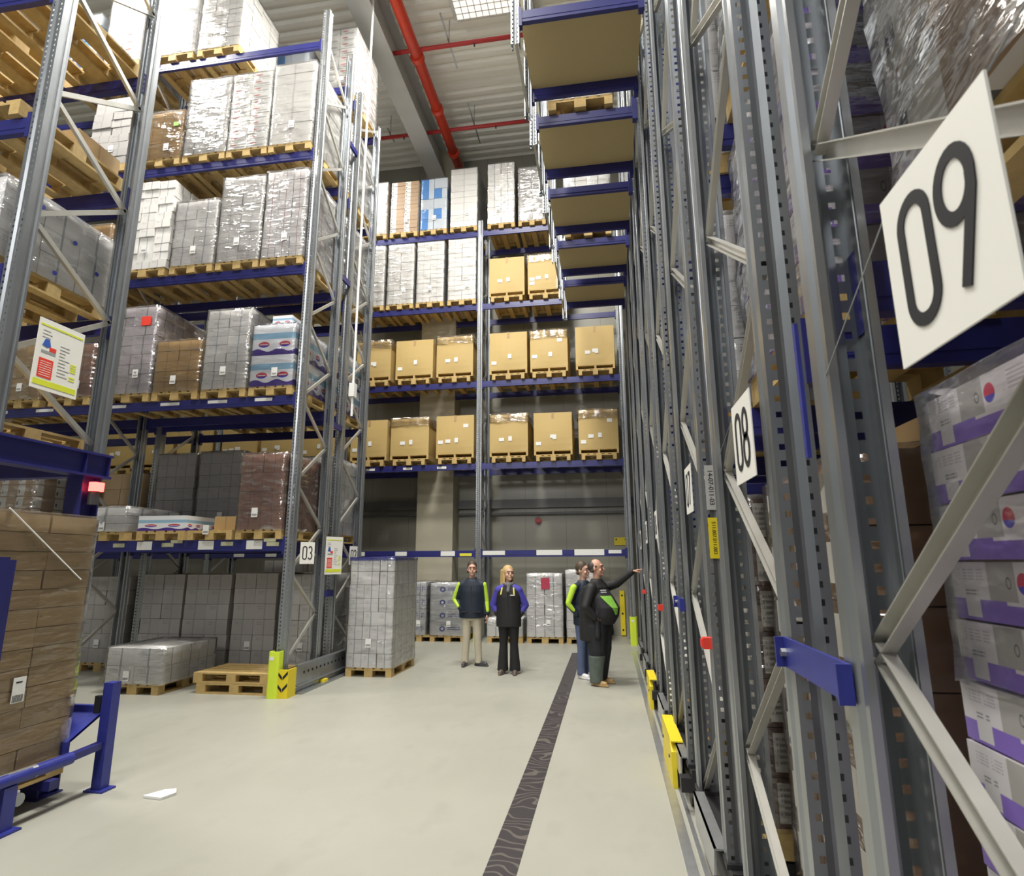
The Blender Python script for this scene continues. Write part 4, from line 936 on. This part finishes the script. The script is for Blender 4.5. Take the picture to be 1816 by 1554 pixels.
k=PB(); k.cap((-.07,.05,1.555),(.07,.05,1.555),.022,.022,8); k.cap((-.07,.05,1.555),(-.06,-.06,1.53),.02,.015,8); k.cap((.07,.05,1.555),(.06,-.06,1.53),.02,.015,8); k.skin('collar',NAVY,r,.009,3)
for q in(-1,1): 
    b=MB(); b.box(q*.12-.06,-.155,.95,q*.12+.06,-.12,.965); b.build('pocket_flap',DKK,jk)
b=MB(); b.box(-.006,-.153,.86,.006,-.125,1.42); b.build('zip',DKK,jk)
# woman
ar={-1:((-.285,.06,1.12),(-.185,.03,.95),(.5,-.1,-.5),None),1:((.285,.06,1.12),(.185,.03,.95),(-.5,-.1,-.5),None)}
fe={-1:(-.09,-.0,-.105,0,-.12),1:(.09,-.0,.105,0,.12)}
r,hm,s,sw=person('woman with long blonde hair, black and violet-blue jacket and flared black trousers',(-1.74,10.47,0),.0,1.79,.5,ar,fe,dict(skin=(.62,.38,.28),hair=(.55,.38,.16),trousers=(.012,.012,.013),shoes=(.12,.09,.075)),female=True,flare=.028,head_tilt=-.08)
jk=jacket(r,s,sw,ar,BLKF,1.06,.80,VIOB,cuffm=DKK,puff=1.05)
k=PB(); 
for q in(-1,1): k.cap((q*.085,-.02,1.41),(q*.175,-.01,1.37),.072,.072)
k.skin('yoke',VIOB,r,.010,3)
for q in(-1,1):
    b=PB(); b.cap((q*.10,-.088,1.41),(q*.115,-.128,1.31),.014,.014,8); b.build('yellow_stripe',plain('yellow_fabric',(.75,.68,.15),.6),r,smooth=True)
b=MB(); b.box(.05,-.150,1.285,.13,-.140,1.302); b.build('name_tag',PAPER,jk)
k=PB(); 
for i in range(12):
    a=2*PI*i/12; c=2*PI*(i+1)/12; k.cap((.075*math.cos(a),.075*math.sin(a)-.01,1.485+.015*math.sin(a)),(.075*math.cos(c),.075*math.sin(c)-.01,1.485+.015*math.sin(c)),.034,.034,8)
k.cap((.02,-.09,1.47),(.01,-.13,1.36),.035,.03,8); k.skin('scarf',plain('scarf_grey',(.16,.16,.17),.9,0,.6,25),r,.010,2)
b=MB(); b.box(-.006,-.158,.84,.006,-.14,1.34); b.build('zip',DKK,jk)
# large man pointing
rz=math.radians(66); c_,s_=math.cos(-rz),math.sin(-rz); base=Vector((-.20,9.78,0))
def loc(x,y,z): dx,dy=x-base.x,y-base.y; return (dx*c_-dy*s_,dx*s_+dy*c_,z)
el=loc(.10,9.90,1.50); wr=loc(.37,9.80,1.70); hd=Vector(loc(.50,9.77,1.73))-Vector(wr)
ar={-1:((-.35,.04,1.17),(-.27,-.08,1.0),(.6,-.2,-.4),None),1:(el,wr,hd,(0,0,1))}
fe={-1:(-.12,-.02,-.13,0.0,-.1),1:(.12,-.02,.13,0.02,.1)}
r,hm,s,sw=person('stout balding man in open black coat pointing at the rack, wearing tan shoes',tuple(base),rz,1.90,-.02+.25,ar,fe,dict(skin=(.60,.33,.24),hair=(.045,.035,.03),trousers=(.018,.020,.026),shoes=(.42,.27,.12),bald=1),girth=1.22,belly=1,curls={1:(.05,1.0,1.1,1.2)})
k=PB(); k.loft([(.90,0,-.06,.20,.20),(1.02,0,-.10,.235,.235),(1.15,0,-.11,.24,.245),(1.3,0,-.06,.23,.20),(1.43,0,-.02,.19,.14),(1.52,0,0,.09,.08)]); k.skin('shirt',plain('black_shirt',(.015,.014,.018),.7,0,.3,20),r,.012,4)
# prints following the shirt
SHL=[(.90,-.06,.20,.20),(1.02,-.10,.235,.235),(1.15,-.11,.24,.245),(1.3,-.06,.23,.20),(1.43,-.02,.19,.14),(1.52,0,.09,.08)]
def surf(a,z,e=.006):
    for (z0,c0,x0,y0),(z1,c1,x1,y1) in zip(SHL[:-1],SHL[1:]):
        if z0<=z<=z1:
            t=(z-z0)/(z1-z0); return ((x0+(x1-x0)*t+e)*math.sin(a),c0+(c1-c0)*t-(y0+(y1-y0)*t+e)*math.cos(a),z)
def decal(name,m,zs,af,g=8):
    b=MB()
    for i in range(g):
        for j in range(g):
            q=[]
            for ii,jj in ((i,j),(i+1,j),(i+1,j+1),(i,j+1)):
                v=jj/g; z=zs[0]+(zs[1]-zs[0])*v; a0,a1=af(v); q.append(surf(a0+(a1-a0)*ii/g,z))
            b.face(q)
    b.build(name,m,r)
decal('green_print',plain('green_shirt_print',(.22,.50,.06),.7,0,.2,30),(1.05,1.33),lambda v:(-.35-.75*v,-.15+.05*v))
PP=plain('pale_print_m',(.35,.35,.38),.7)
for z,a0,a1 in ((1.375,-.9,-.35),(1.405,-1.0,-.25),(1.435,-.8,-.4)): decal('pale_print',PP,(z,z+.016),lambda v:(a0,a1),4)
k=jacket(r,s,sw,ar,BLKF,1.34,.64,None,ry=.225,cy=.07,puff=1.18,name='coat',r0=.078)
for q in (-1,1):
    b=PB(); b.cap((q*.17,-.07,1.40),(q*.25,-.10,.74),.035,.05,10); b.skin('coat_lapel',BLKF,r,.011,4)
b=PB(); b.loft([(.045,-.13,.0,.098,.100),(.18,-.13,.0,.104,.106),(.32,-.128,-.008,.116,.118),(.44,-.124,-.015,.128,.130)]); b.skin('trouser_lower_leg',plain('grey_green_fabric',(.10,.125,.11),.8,0,.3,14),r,.011,3)
# man behind
ar={-1:((-.30,.05,1.17),(-.19,-.05,1.0),None,None),1:((.28,.02,1.17),(.19,-.05,1.0),None,None)}
fe={-1:(-.09,-.01,-.10,0,-.05),1:(.09,-.01,.10,.06,.05)}
r,hm,s,sw=person('man in navy and lime jacket, jeans and white shoes behind the pointing man',(-.44,10.30,0),math.radians(48),1.85,.3,ar,fe,dict(skin=(.60,.36,.27),hair=(.08,.055,.035),trousers=(.09,.12,.22),shoes=(.75,.75,.76)))
jacket(r,s,sw,ar,NAVY,1.0,.84)
for q in (-1,1):
    el,wr=ar[q][0],ar[q][1]; k=PB(); k.cap((q*.235,-.01,1.43),(el[0]+q*.012,el[1]-.01,el[2]+.02),.060,.052)
    d=Vector(wr)-Vector(el); k.cap((el[0]+q*.012,el[1]-.01,el[2]),Vector(el)+d*.6+Vector((q*.012,-.01,0)),.050,.040); k.skin('sleeve_panel',LIMEF,r,.010,3)
